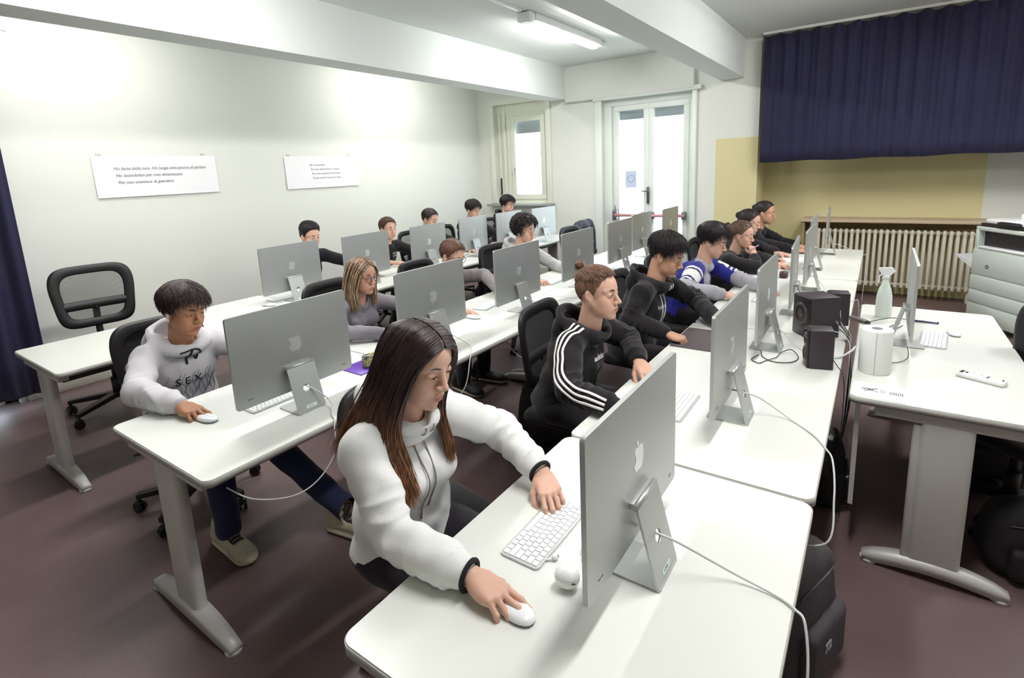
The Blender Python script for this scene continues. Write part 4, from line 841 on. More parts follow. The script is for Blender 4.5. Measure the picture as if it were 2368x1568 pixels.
def face_parts(f, look=0., female=False, brow=1.0, lips=True, gaze=0, closed=False):
    """eyes, brows, lips as small patches riding on the skin; material slots: 0 skin 1 lip 2 eyewhite 3 iris 4 brow/lash"""
    out = []
    for s in (-1, 1):
        cy = s*.0325; op = .0048 if not closed else .0016
        cz = EYEZ-.002-look*.003
        if not closed:
            V, Fq = lens(.09, cy, cz, .0135, op, f=f, off=.0004, skew=s*.06); out.append((V, Fq, 2))
            V, Fq = lens(.09, cy+gaze*.004, cz-.0005, .0056, op*.98, n=10, f=f, off=.0010); out.append((V, Fq, 3))
        P = np.array([(.09, cy+u*.0145, cz+op*max(0, 1-abs(u)**2.2)**.8+s*.06*u*.0145) for u in np.linspace(-1, 1, 10)]); P = f.project(P, .0010, 6)
        V, Fq = tubes_np(P[None], np.array([[.0004, .0009, .0012, .0014, .0014, .0014, .0014, .0012, .0009, .0004]])); out.append((V, Fq, 4))
        P = np.array([(.09, s*(.0145+u*.036), EYEZ+.0205+.006*math.sin(u*2.3)-.003*u) for u in np.linspace(0, 1, 10)]); P = f.project(P, .0006, 8)
        rr = (.0030 if not female else .0022)*brow*np.array([.7, 1, 1.1, 1.1, 1, .95, .85, .7, .5, .2]); V, Fq = tubes_np(P[None], rr[None], 6, flat=1); out.append((V, Fq, 4))
    V, Fq = lens(.10, 0, -.0585, .0235, .0048, f=f, off=.0005, n=16); out.append((V, Fq, 1))
    V, Fq = lens(.10, 0, -.0688, .0205, .0056, f=f, off=.0005, n=16); out.append((V, Fq, 1))
    P = f.project(np.array([(.10, u*.0235, -.0630-.0012*u*u) for u in np.linspace(-1, 1, 11)]), .0002, 6); V, Fq = tubes_np(P[None], np.array([[.0004, .0008, .001, .001, .001, .001, .001, .001, .001, .0008, .0004]])); out.append((V, Fq, 5))
    return out
# ------------------------------------------------------------------ hair
HO = np.array([-.013, 0, .032]); HS = np.array([.099, .0795, .0885])
_PH = np.radians([0, 25, 45, 62, 75, 88, 105, 130, 155, 180])
def hairline(phi, kind='m', front=0.):
    z = {'m': [.078, .078, .066, .040, -.004, .018, .004, -.030, -.050, -.056], 'f': [.082, .080, .066, .040, .010, .014, -.002, -.035, -.055, -.060]}[kind]
    return np.interp(np.abs(phi), _PH, z)+front*np.exp(-(phi/.6)**2)
def hair_cap(thick, kind='m', seed=0, nz=.004, nphi=96, nth=56, front=0.):
    ph = np.linspace(-PI, PI, nphi, endpoint=False)[None, :]; th = np.linspace(.02, PI*.82, nth)[:, None]
    D = np.stack([np.sin(th)*np.cos(ph), np.sin(th)*np.sin(ph), np.cos(th)*np.ones_like(ph)], -1); P = HO+D*HS
    zl = hairline(ph*np.ones_like(th), kind, front); e = np.clip((P[..., 2]-zl)/.014, 0, 1); e = e*e*(3-2*e)
    t = thick(ph*np.ones_like(th), P[..., 2]); Nn = D/HS; Nn /= np.linalg.norm(Nn, axis=-1, keepdims=True)
    ns = fnoise(P.reshape(-1, 3), 120, seed).reshape(P.shape[:2])*nz
    P = P+Nn*((t+ns*np.clip(t/.01, 0, 1))*e-.010*(1-e))[..., None]
    V = P.reshape(-1, 3); j, i = np.meshgrid(np.arange(nth-1), np.arange(nphi), indexing='ij'); i2 = (i+1) % nphi
    Fq = np.stack([j*nphi+i, (j+1)*nphi+i, (j+1)*nphi+i2, j*nphi+i2], -1).reshape(-1, 4)
    top = [list(range(nphi))[::-1]]
    return [(V, Fq, 0), (V, top, 0)]
def clumps(n, length, rad, flow, thick, kind='m', seed=0, S=7, lift=.35, zmin=-1, zmax=1, phimax=PI, grav=0., curl=0., lfn=None, jit=.35, flat=.5, front=0., curlr=.006, hug=0.):
    r = np.random.default_rng(seed); P0 = []; ph0 = []
    while len(P0) < n:
        d = r.normal(size=3); d /= np.linalg.norm(d); p = HO+d*HS; phi = math.atan2(d[1]/1, d[0]/1)
        if p[2] > hairline(phi, kind, front)+.004 and zmin < p[2] < zmax and abs(phi) <= phimax: P0.append(d); ph0.append(phi)
    D = np.array(P0); ph0 = np.array(ph0); N = D/HS; N /= np.linalg.norm(N, axis=1, keepdims=True); P = HO+D*HS; t = thick(ph0, P[:, 2]); P = P+N*(t*.92)[:, None]
    Fl = flow(P, ph0)+r.normal(size=(n, 3))*jit; Fl -= N*(Fl*N).sum(1, keepdims=True); Fl /= np.linalg.norm(Fl, axis=1, keepdims=True)+1e-9
    L = length*(.6+.8*r.random(n)); 
    if lfn is not None: L = L*lfn(P, ph0)
    pts = [P.copy()]; dirn = Fl+N*lift; dirn /= np.linalg.norm(dirn, axis=1, keepdims=True); cur = P.copy(); phs = r.uniform(0, 6.28, n); B = np.cross(Fl, N)
    for s in range(1, S):
        cur = cur+dirn*(L/(S-1))[:, None]; q = (cur-HO)/HS; rad_q = np.linalg.norm(q, axis=1); nn = q/HS; nn /= np.linalg.norm(nn, axis=1, keepdims=True)
        mind = 1+(t*.55)/HS.mean(); push = np.clip(mind-rad_q, 0, None)*HS.mean(); cur = cur+nn*push[:, None]
        if hug: tg = 1+(t*.9+.002)/HS.mean(); cur = cur-nn*(np.clip(rad_q-tg, 0, None)*HS.mean()*hug)[:, None]; dirn = dirn-nn*np.clip((dirn*nn).sum(1, keepdims=True), 0, None)*hug
        dirn = dirn-nn*(.55*(lift+.2))*(dirn*nn).sum(1, keepdims=True)*1.2+np.array([0, 0, -grav]); dirn /= np.linalg.norm(dirn, axis=1, keepdims=True)
        off = 0
        if curl: a = phs+curl*s; off = (B*np.cos(a)[:, None]+N*np.sin(a)[:, None])*curlr
        pts.append(cur+off)
    pts = np.stack(pts, 1); tt = np.linspace(0, 1, S); prof = np.clip(1-tt**2.5, .12, 1)*np.where(tt < .1, .75, 1); R = rad*(.7+.6*r.random(n))[:, None]*prof[None]
    V, Fq = tubes_np(pts, R, 6, flat=flat, flatdir=None); return (V, Fq, 0)
def hair_mat(name, col, tip=None, z0=-.1, z1=-.45, rough=.52, streak=None, sscale=40):
    if name in _M: return _M[name]
    m = bpy.data.materials.new(name); m.use_nodes = True; nt = m.node_tree; b = nt.nodes['Principled BSDF']; b.inputs['Roughness'].default_value = rough; b.inputs['Specular IOR Level'].default_value = .45
    tc = nt.nodes.new('ShaderNodeTexCoord'); mp = nt.nodes.new('ShaderNodeMapping'); mp.inputs['Scale'].default_value = (1, 1, .12); nt.links.new(tc.outputs['Object'], mp.inputs[0])
    n = nt.nodes.new('ShaderNodeTexNoise'); n.inputs['Scale'].default_value = sscale*4; n.inputs['Detail'].default_value = 3; nt.links.new(mp.outputs[0], n.inputs['Vector'])
    r = nt.nodes.new('ShaderNodeMapRange'); r.inputs[1].default_value = .35; r.inputs[2].default_value = .65; r.inputs[3].default_value = .45; r.inputs[4].default_value = 1.45; nt.links.new(n.outputs['Fac'], r.inputs[0])
    mx = nt.nodes.new('ShaderNodeMix'); mx.data_type = 'RGBA'; mx.blend_type = 'MULTIPLY'; mx.inputs[0].default_value = 1; mx.inputs[6].default_value = col; nt.links.new(r.outputs[0], mx.inputs[7])
    src = None
    if tip is not None or streak is not None:
        cm = nt.nodes.new('ShaderNodeMix'); cm.data_type = 'RGBA'; cm.inputs[6].default_value = col; cm.inputs[7].default_value = tip if tip is not None else streak
        if tip is not None:
            sp = nt.nodes.new('ShaderNodeSeparateXYZ'); nt.links.new(tc.outputs['Object'], sp.inputs[0]); q = nt.nodes.new('ShaderNodeMapRange'); q.inputs[1].default_value = z0; q.inputs[2].default_value = z1; nt.links.new(sp.outputs['Z'], q.inputs[0]); src = q.outputs[0]
            if streak is not None:
                n3 = nt.nodes.new('ShaderNodeTexNoise'); n3.inputs['Scale'].default_value = sscale; nt.links.new(mp.outputs[0], n3.inputs['Vector']); g = nt.nodes.new('ShaderNodeMapRange'); g.inputs[1].default_value = .48; g.inputs[2].default_value = .56; nt.links.new(n3.outputs['Fac'], g.inputs[0])
                ad = nt.nodes.new('ShaderNodeMath'); ad.operation = 'MAXIMUM'; nt.links.new(src, ad.inputs[0]); nt.links.new(g.outputs[0], ad.inputs[1]); src = ad.outputs[0]
        nt.links.new(src, cm.inputs[0]); nt.links.new(cm.outputs[2], mx.inputs[6])
    nt.links.new(mx.outputs[2], b.inputs['Base Color']); _M[name] = m; return m
# ------------------------------------------------------------------ hands: frame at the wrist, +x to the fingers, +z back of the hand, thumb on +y (right hand)
def hand_field(pose='mouse', side=1, h=.0024, size=1.0, forearm=.11):
    f = Field((-forearm-.03, -.075, -.10), (.20, .075, .05), h); s = side; nails = []
    f.cap((-forearm, 0, .0), (-.015, 0, .0), .021, .023, .008, sq=(1, 1.05, .85)); f.cap((-.03, 0, 0), (.018, 0, 0), .024, .025, .014, sq=(1, 1.05, .72))
    ys = [.029, .010, -.010, -.028]; xs = [.083, .088, .083, .074]
    for y, x in zip(ys, xs): f.cap((.012, s*y*.62, -.001), (x-.004, s*y, .002), .0165, .0118, .012, sq=(1, 1, .92))
    f.ell((.045, s*-.004, -.008), (.045, .036, .014), .012)
    P = {'mouse': [([8, 16, 12], 4), ([10, 18, 14], 1), ([26, 44, 20], -4), ([30, 46, 20], -10)], 'type': [([18, 34, 22], 5), ([16, 40, 24], 1), ([22, 40, 24], -3), ([26, 38, 22], -9)],
         'rest': [([24, 30, 18], 3), ([30, 34, 20], 1), ([36, 36, 22], -3), ([40, 38, 22], -7)], 'fist': [([70, 85, 50], 2), ([75, 90, 50], 0), ([78, 90, 50], -2), ([80, 88, 50], -4)], 'pen': [([45, 50, 25], -2), ([50, 55, 30], -1), ([60, 65, 35], -3), ([66, 70, 38], -5)]}[pose]
    lens_ = [(.042, .026, .021), (.046, .029, .022), (.043, .027, .021), (.034, .021, .019)]
    for (fl, yaw), y, x, ll, r0 in zip(P, ys, xs, lens_, (.0088, .0090, .0086, .0078)):
        p = np.array([x, s*y, .001]); a = 0; yw = math.radians(yaw)*s
        for k in range(3):
            a += math.radians(fl[k]); d = np.array([math.cos(a)*math.cos(yw), math.cos(a)*math.sin(yw), -math.sin(a)]); q = p+d*ll[k]
            f.cap(p, q, r0*(1-.10*k), r0*(.93-.10*k), .0035); 
            if k < 2: f.ell(q, (r0*.99-.0004*k,)*3, .002)
            if k == 2:
                up = np.array([math.sin(a), 0, math.cos(a)]); nails.append((p+d*ll[k]*.78+up*r0*.62, d, up, r0))
            p = q
    T = {'mouse': [(.022, .026, -.008), (.050, .048, -.020), (.080, .050, -.030), (.100, .044, -.036)], 'type': [(.022, .026, -.008), (.048, .046, -.022), (.078, .050, -.036), (.098, .046, -.044)], 'rest': [(.022, .026, -.008), (.048, .046, -.022), (.076, .050, -.038), (.094, .044, -.046)],
         'fist': [(.022, .026, -.008), (.046, .040, -.026), (.068, .028, -.042), (.080, .010, -.046)], 'pen': [(.022, .026, -.008), (.050, .040, -.024), (.078, .036, -.040), (.092, .026, -.052)]}[pose]
    T = [np.array([a, s*b, c]) for a, b, c in T]; f.cap(T[0], T[1], .0155, .0118, .014); f.cap(T[1], T[2], .0108, .0098, .004); f.cap(T[2], T[3], .0098, .0082, .003)
    return f, nails
def nail_part(nails, mi=6):
    out = []
    for c, d, up, r in nails:
        sd = np.cross(up, d); V = []; n = 8
        for j in range(3):
            for i in range(n):
                a = 2*PI*i/n; k = (1, .6, .0)[j]; V.append(c+d*math.cos(a)*r*.62*k+sd*math.sin(a)*r*.55*k+up*(r*.30*(1-(k*.9)**2)+.0010*0))
        Fq = np.array([[j*n+i, j*n+(i+1) % n, (j+1)*n+(i+1) % n, (j+1)*n+i] for j in range(2) for i in range(n)]); out.append((np.array(V), Fq, mi))
    return out
def skin_mat(name, col): 
    if name in _M: return _M[name]
    m = mat(name, col, .48, var=.06, vscale=22, bump=.06, bscale=420, spec=.4)
    b = m.node_tree.nodes['Principled BSDF']; b.inputs['Subsurface Weight'].default_value = .12; b.inputs['Subsurface Radius'].default_value = (.012, .005, .003); b.inputs['Subsurface Scale'].default_value = .4
    return m
SK = {'fair': (srgb(214, 170, 148), srgb(190, 116, 108)), 'tan': (srgb(178, 128, 96), srgb(156, 92, 80)), 'mid': (srgb(204, 156, 130), srgb(182, 108, 98))}
EYEW = mat('eye_white', srgb(216, 208, 202), .3); IRIS = mat('brown_iris', srgb(44, 28, 22), .2); LASH = mat('brow_brown', srgb(44, 30, 26), .8); LIPLINE = mat('lip_line', srgb(112, 58, 54), .7)
EARC = mat('white_earbud', srgb(238, 238, 238), .3)
def head_mats(sk): return [skin_mat('skin_'+sk, SK[sk][0]), mat('lip_'+sk, SK[sk][1], .4), EYEW, IRIS, LASH, LIPLINE, mat('nail_'+sk, tuple(min(1, c*1.15) for c in SK[sk][0][:3])+(1,), .25)]
def flow_fwd(P, ph): return np.stack([np.ones(len(P)), .15*np.sign(P[:, 1]), -.2+0*P[:, 0]], 1)
def flow_fringe(P, ph):   # from the crown outward all around, forward on top
    c = np.array([-.045, 0, .12]); d = P-c; d[:, 2] -= .02; d[:, 0] += .02; return d/(np.linalg.norm(d, axis=1, keepdims=True)+1e-9)
def flow_back(P, ph): return np.stack([-np.ones(len(P)), -.3*np.sign(P[:, 1])*(P[:, 0] < 0), .1+0*P[:, 0]], 1)
def flow_side(P, ph): return np.stack([.6*np.ones(len(P)), -1.0*np.ones(len(P)), .0*P[:, 0]], 1)
def hair_style(style, seed=0):
    """returns list of parts in head frame (slot 0 hair, slot 1 fade/shaved)"""
    if style == 'fringe':      # short faded sides, long messy top falling forward
        th = lambda ph, z: .004+.026*np.clip((z-.045)/.05, 0, 1)
        return hair_cap(th, 'm', seed)+[clumps(2300, .042, .0019, flow_fringe, th, seed=seed, lift=.50, zmin=.045, grav=.12, lfn=lambda P, p: 1+.30*np.exp(-(p/.8)**2), flat=.6), clumps(260, .02, .0022, lambda P, p: np.stack([0*p, 0*p, -1+0*p], 1), th, seed=seed+1, lift=.15, zmax=.05, jit=.2)]
    if style == 'bowl':        # thick dark hair with heavy fringe over the brow
        th = lambda ph, z: .008+.026*np.clip((z-.02)/.06, 0, 1)
        return hair_cap(th, 'm', seed, front=-.012)+[clumps(2600, .052, .0019, flow_fringe, th, seed=seed, lift=.34, zmin=.020, grav=.14, lfn=lambda P, p: .62+.62*np.exp(-(p/.75)**2), flat=.5, front=-.010), clumps(240, .022, .0024, lambda P, p: np.stack([-.2+0*p, 0*p, -1+0*p], 1), th, seed=seed+1, lift=.12, zmax=.03, jit=.2)]
    if style == 'quiff':       # brushed up and back
        th = lambda ph, z: .004+.024*np.clip((z-.05)/.05, 0, 1)
        return hair_cap(th, 'm', seed)+[clumps(2000, .042, .0019, lambda P, p: np.stack([-.7+0*p, .9+0*p, .5+0*p], 1), th, seed=seed, lift=.45, zmin=.045, grav=.05, flat=.6), clumps(220, .018, .0022, lambda P, p: np.stack([-.3+0*p, 0*p, -1+0*p], 1), th, seed=seed+1, lift=.12, zmax=.05, jit=.2)]
    if style == 'crop':
        th = lambda ph, z: .007+.010*np.clip((z-.03)/.06, 0, 1)
        return hair_cap(th, 'm', seed, nz=.002)+[clumps(640, .026, .0026, flow_fringe, th, seed=seed, lift=.20, zmin=-.05, grav=.04, flat=.6, jit=.3, hug=.6)]
    if style == 'curly':
        th = lambda ph, z: .014+.026*np.clip((z-.0)/.08, 0, 1)
        return hair_cap(th, 'm', seed, nz=.008)+[clumps(620, .060, .0046, flow_fringe, th, seed=seed, lift=.75, zmin=-.03, grav=.06, curl=1.0, curlr=.0085, S=15, flat=.8, jit=1.0)]
    if style == 'sleek':       # pulled back with a bun / pony tail
        th = lambda ph, z: .006+.006*np.clip((z-.0)/.08, 0, 1)
        parts = hair_cap(th, 'f', seed, nz=.0012)+[clumps(520, .075, .0020, flow_back, th, kind='f', seed=seed, lift=.03, flat=.5, jit=.06, hug=1.)]
        r = np.random.default_rng(seed); K = 90; S = 9; base = np.array([-.112, 0, .045]); pts = []
        for k in range(K):
            a = r.uniform(0, 2*PI); b = r.uniform(-.9, .9); rr = .020+.012*r.random(); ax = [r.normal(), r.normal(), r.normal()]; q = Vector(ax).normalized().to_track_quat('Z', 'Y')
            pts.append([tuple(Vector(base)+q @ Vector((math.cos(a+t*.75)*rr, math.sin(a+t*.75)*rr, b*.012))) for t in range(S)])
        V, Fq = tubes_np(np.array(pts), np.full((K, S), .0035), 5); parts.append((V, Fq, 0)); return parts
    if style == 'topknot':     # sides clipped short, top swept to a small knot at the crown
        th = lambda ph, z: .0025+.010*np.clip((z-.062)/.012, 0, 1)
        parts = hair_cap(th, 'm', seed, nz=.001)
        cap2 = []
        knot = np.array([-.088, .0, .112])
        def fl(P, p): d = knot-P; return d/(np.linalg.norm(d, axis=1, keepdims=True)+1e-9)
        parts.append(clumps(520, .085, .0027, fl, lambda ph, z: th(ph, z)+.004, seed=seed, lift=.06, zmin=.070, jit=.06, flat=.5, S=9, hug=.9))
        parts.append(tuple(list(clumps(500, .012, .0013, lambda P, p: np.stack([-.2+0*p, 0*p, -1+0*p], 1), th, seed=seed+1, lift=.05, zmax=.068, jit=.2, hug=.8))))
        r = np.random.default_rng(seed); K = 70; S = 8; pts = []
        for k in range(K):
            a = r.uniform(0, 2*PI); rr = .012+.010*r.random(); q = Vector((r.normal(), r.normal(), r.normal())).normalized().to_track_quat('Z', 'Y')
            pts.append([tuple(Vector(knot+[-.012, 0, .016])+q @ Vector((math.cos(a+t*.8)*rr, math.sin(a+t*.8)*rr, 0))) for t in range(S)])
        V, Fq = tubes_np(np.array(pts), np.full((K, S), .0028), 5); parts.append((V, Fq, 0))
        return parts
    return []
def long_hair(guides, n, rad, seed=0, S=16, spread=.012, part_y=0.0, thick=.012, sides=(-1, 1), under=True, mix=0.):
    """guides: list of (u, [points for side +1 with y positive]) ordered front to back; strands are interpolated between them"""
    r = np.random.default_rng(seed); parts = []
    for s in sides:
        G = []; us = []
        for g in guides:
            if len(g) > 2 and g[2] != s: continue
            us.append(g[0]); Q = [Vector(p) for p in g[1]]; C_ = spline(Q, 8); L = [0]
            for i in range(1, len(C_)): L.append(L[-1]+(C_[i]-C_[i-1]).length)
            t = np.linspace(0, L[-1], S); A = np.array([tuple(c) for c in C_]); G.append(np.stack([np.interp(t, L, A[:, k]) for k in range(3)], 1))
        G = np.array(G); us = np.array(us); G[:, :, 1] = G[:, :, 1]*s+part_y
        def at(u): 
            i = np.clip(np.searchsorted(us, u)-1, 0, len(us)-2); f = ((u-us[i])/(us[i+1]-us[i]))[:, None, None]; return G[i]*(1-f)+G[i+1]*f
        u = r.random(n); P = at(u); tt = np.linspace(0, 1, S)[None, :, None]; cen = np.array([-.012, 0, 0.02])
        outw = P-cen; outw[..., 2] *= .3; outw /= np.linalg.norm(outw, axis=2, keepdims=True)+1e-9
        P = P-outw*(r.random(n)*thick)[:, None, None]*np.clip(tt*4, .2, 1)+r.normal(size=(n, 1, 3))*spread*tt*np.array([1, 1, .6])+.0012*np.sin(tt*14+r.uniform(0, 6, (n, 1, 1)))
        ln = 1-.10*r.random(n); tq = np.linspace(0, 1, S)
        P2 = np.stack([np.stack([np.interp(tq*ln[k], tq, P[k, :, c]) for c in range(3)], 1) for k in range(n)])
        R = rad*(.6+.8*r.random(n))[:, None]*np.clip(1.25-tq**3*1.1, .12, 1)[None]
        pick = r.random(n) < mix
        for sl, mk in ((0, ~pick), (1, pick)):
            if mk.any(): V, Fq = tubes_np(P2[mk], R[mk], 6, flat=.6); parts.append((V, Fq, sl))
        if under:
            U = np.linspace(0, 1, 26); Q = at(U); ow = Q-cen; ow[..., 2] *= .3; ow /= np.linalg.norm(ow, axis=2, keepdims=True)+1e-9; Q = Q-ow*(thick*.55)*np.clip(np.linspace(0, 1, S)*4, .2, 1)[None, :, None]
            K = int(S*.9); Q = Q[:, :K]; V = Q.reshape(-1, 3); j, i = np.meshgrid(np.arange(25), np.arange(K-1), indexing='ij'); parts.append((V, np.stack([j*K+i, j*K+i+1, (j+1)*K+i+1, (j+1)*K+i], -1).reshape(-1, 4), 0))
    return parts
# ------------------------------------------------------------------ people
def ik(S, W, pole, l1, l2):
    S, W, pole = (np.array(q, float) for q in (S, W, pole)); d = W-S; L = np.linalg.norm(d); k = min(1, (l1+l2)*.995/L) if L > 0 else 1
    if L > (l1+l2)*.995: l1 *= L/((l1+l2)*.995); l2 *= L/((l1+l2)*.995)
    a = (l1*l1-l2*l2+L*L)/(2*L); hgt = math.sqrt(max(1e-6, l1*l1-a*a)); n = d/L; p = pole-n*np.dot(pole, n); p /= np.linalg.norm(p)+1e-9
    return S+n*a+p*hgt
CLOTH = {}
def cloth(name, col, **k):
    return mat(name, col, k.get('rough', .88), var=k.get('var', .06), vscale=k.get('vs', 10), bump=k.get('bump', .25), bscale=k.get('bs', 260), sheen=.15, spec=.25)
def make_person(label, hip, yaw, head, hyaw=0, hpitch=0, hroll=0, rh=None, lh=None, rel=None, lel=None, skin='fair', female=False, hair='fringe', hairm=None, top='hoodie', topm=None, innerm=None,
                loose=.016, sw=.185, look=0., gaze=0., res=1.0, legs=None, trm=None, shoem=None, seed=0, longh=None, closed=False, hmeshres=None, extra=None, neckz=None, cuffring=None, hoodk=1.0, jaw=1.0, gres=None, fold=1.0, headscale=1.0, brow=1.0):
    """hip (world x,y), head centre (world x,y,z); rh/lh = dict(w=(world wrist), yaw, pitch, roll, pose)"""
    yw = math.radians(yaw); root = thing('person', label, 'person', (hip[0], hip[1], 0), yw)
    Wi = (Matrix.Translation((hip[0], hip[1], 0)) @ Matrix.Rotation(yw, 4, 'Z')).inverted()
    loc = lambda p: np.array(Wi @ Vector(p))
    hc = loc(head); HR = (Matrix.Rotation(math.radians(hyaw)-yw, 4, 'Z') @ Matrix.Rotation(math.radians(hpitch), 4, 'Y') @ Matrix.Rotation(math.radians(hroll), 4, 'X')); HM = Matrix.Translation(hc) @ HR @ Matrix.Scale(headscale, 4)
    back = np.array((HM.to_3x3() @ Vector((-.024, 0, -.05)))); nb = hc+back*1.0+np.array([-.030, 0, -.115]); 
    if neckz is not None: nb[2] = neckz
    pel = np.array([0, 0, .565]); ch = nb*.62+pel*.38+np.array([-.012, 0, 0]); bel = nb*.25+pel*.75+np.array([-.008, 0, 0])
    sp = nb-pel; lean = math.atan2(sp[0], sp[2])
    S = {s: nb+np.array([-.012, s*sw, -.055]) for s in (-1, 1)}
    H = {}
    for s, hd in ((-1, rh), (1, lh)):
        if hd is None: hd = dict(w=tuple(np.array(Wi.inverted() @ Vector((.33, s*.10, .77)))), yaw=-s*15, pitch=8, roll=0, pose='rest')
        H[s] = dict(hd); H[s]['l'] = loc(hd['w'])
    E_ = {}
    for s, el in ((-1, rel), (1, lel)):
        W = H[s]['l']; E_[s] = loc(el) if el is not None else ik(S[s], W, (-.35, s*.75, -.55), .275, .255)
        if el is None and E_[s][2] < .80: E_[s][2] = .80 if E_[s][0] > .20 else E_[s][2]
    # ---- skin: head + neck (fine), hands (fine), trunk and legs (coarse, under the clothes) in one mesh
    nl = np.array(HM.inverted() @ Vector(nb+np.array([0, 0, -.02])))
    hres = hmeshres or (.0030*res); hf = head_field(hres, female, neck=tuple(nl), jaw=jaw); V, Fq = hf.mesh(); V = hf.project(V, 0, 1)
    parts = [(xf(HM, V), Fq, 0)]+[(xf(HM, v), f, m) for v, f, m in face_parts(hf, look=look, female=female, gaze=gaze, closed=closed, brow=brow)]
    for s in (-1, 1):
        hd = H[s]; W = hd['l']; dirv = W-E_[s]; dirv /= np.linalg.norm(dirv)
        if hd.get('pose') == 'none': continue
        M4 = Matrix.Translation(W) @ Matrix.Rotation(math.radians(hd['yaw'])-yw, 4, 'Z') @ Matrix.Rotation(math.radians(hd.get('pitch', 0)), 4, 'Y') @ Matrix.Rotation(math.radians(hd.get('roll', 0)), 4, 'X')
        f, nails = hand_field(hd['pose'], -s, h=.0026*res, forearm=.035); v, fq = f.mesh(); sc = .92 if female else 1.0; M4 = M4 @ Matrix.Scale(sc, 4)
        parts.append((xf(M4, v), fq, 0)); parts += [(xf(M4, a), b, m) for a, b, m in nail_part(nails)]
        hd['M'] = M4
    cr = .016 if res < 1.6 else .02; f = Field((-.28, -.48, .0), (.98, .48, float(hc[2])), cr)
    f.ell(pel, (.12, .155, .09), .03).ell(bel, (.095, .135, .12), .04).ell(ch, (.092, .138, .13), .04).cap(S[-1], S[1], .045, .045, .04).cap(nb+[0, 0, -.06], nb+[0, 0, .0], .052, .048, .03)
    for s in (-1, 1):
        f.cap(S[s], E_[s], .036, .028, .02).cap(E_[s], H[s]['l'], .028, .022, .015)
    K = {}
    for s in (-1, 1):
        L = (legs or {}).get(s); kn = loc(L[0]) if L else np.array([.40, s*.12, .545]); an = loc(L[1]) if L else np.array([.36, s*.13, .10]); K[s] = (kn, an)
        f.cap((.02, s*.085, .555), kn, .068, .048, .03).cap(kn, an, .048, .034, .02)
    V, Fq = f.mesh(); parts.append((V, Fq, 0))
    body = np_obj('body', parts, head_mats(skin), root)
    # ---- trousers and shoes
    tr = Field((-.25, -.34, .05), (.98, .34, .66), .0135*max(1, res)); tr.ell(pel+[0, 0, -.008], (.145, .18, .085), .03)
    for s in (-1, 1):
        kn, an = K[s]; tr.cap((.02, s*.09, .555), kn, .084, .066, .04).cap(kn, an-(kn-an)*.02/np.linalg.norm(kn-an), .066, .056, .02)
    V, Fq = tr.mesh(); V = V+(tr.grad(V)*(fnoise(V, 38, seed)*.006)[:, None]); np_obj('trousers', [(V, Fq, 0)], [trm or cloth('black_trousers', srgb(28, 24, 28))], root)
    for s in (-1, 1):
        kn, an = K[s]; L = (legs or {}).get(s); ty = math.radians(L[2]) if L and len(L) > 2 else s*.15; c, q = math.cos(ty), math.sin(ty)
        sf = Field((-.14, -.075, 0), (.24, .075, .16), .0075 if not legs else .0045)
        sf.cap((-.045, 0, .052), (.10, 0, .040), .040, .036, .02, sq=(1, 1, .9)).ell((.135, 0, .030), (.075, .045, .032), .02).cap((-.05, 0, .05), (-.02, 0, .11), .040, .046, .02).cap((-.055, 0, .016), (.15, 0, .016), .040, .042, .01, sq=(1, 1.05, .5))
        sf.halfz(.002)
        V, Fq = sf.mesh(); ct = V[Fq].mean(1); cz = ct[:, 2]; mi = (cz < .026).astype(int); mi[(cz > .055) & (ct[:, 0] > .015) & (ct[:, 0] < .105) & (np.abs(ct[:, 1]) < .024)] = 2; M4 = Matrix.Translation((an[0]-.02*c, an[1]-.02*q, 0)) @ Matrix.Rotation(ty, 4, 'Z') @ Matrix.Scale(1.12, 4)
        sh = np_obj('shoe', [(xf(M4, V), Fq[mi == 0], 0), (xf(M4, V), Fq[mi == 1], 1), (xf(M4, V), Fq[mi == 2], 2)], [shoem or mat('dark_shoe', srgb(40, 36, 40), .6), mat('pale_sole', srgb(214, 208, 186), .6), mat('dark_shoe_tongue', srgb(38, 34, 36), .8)], root)
        if legs:
            lb = MB()
            for k in range(4): x = .045+.022*k; p = sf.project(np.array([[x, u, .09] for u in np.linspace(-.026, .026, 7)]), .002, 6); lb.tube([tuple(a) for a in p], .0022, 6)
            p = sf.project(np.array([[.165+.018*math.cos(a), .020*math.sin(a), .09] for a in np.linspace(0, 2*PI, 13)]), .001, 8); 
            ll = lb.build('laces', mat('pale_laces', srgb(150, 144, 130), .8), sh); ll.matrix_local = M4
    # ---- top garment
    R_ = gres or res; g = Field((-.34, -.53, .46), (.66, .53, float(nb[2])+.16), .0068*max(.7, R_)); lo = loose; up = nb-pel; up /= np.linalg.norm(up)
    fr = 1.0
    g.ell(pel+[0, 0, .0], (.135+lo*.6, .165+lo*.6, .10), .03)
    g.ell(bel, (.108+lo, .142+lo, .135), .05); g.ell(ch, (.103+lo, .150+lo, .15), .05)
    if female: 
        for s in (-1, 1): g.ell(ch+[.085, s*.062, -.015], (.055, .06, .055), .03)
    for s in (-1, 1):
        g.cap(nb+[-.012, s*.03, -.030], S[s]+[0, -s*.01, .008], .048+lo*.3, .050+lo*.5, .035)
    for s in (-1, 1):
        Sx, E, W = S[s], E_[s], H[s]['l']; g.cap(Sx, E, .049+lo*.6, .043+lo*.62, .022); d = W-E; d /= np.linalg.norm(d); end = W-d*H[s].get('cuff', .012)
        if top == 'tee': continue
        mid = E+(end-E)*.75; g.cap(E, mid, .043+lo*.62, .036+lo*.5, .010).cap(mid, end-d*.028, .036+lo*.5, .033+lo*.35, .010).cap(end-d*.034, end, .0345+lo*.12, .0335+lo*.12, .004, cut=True)
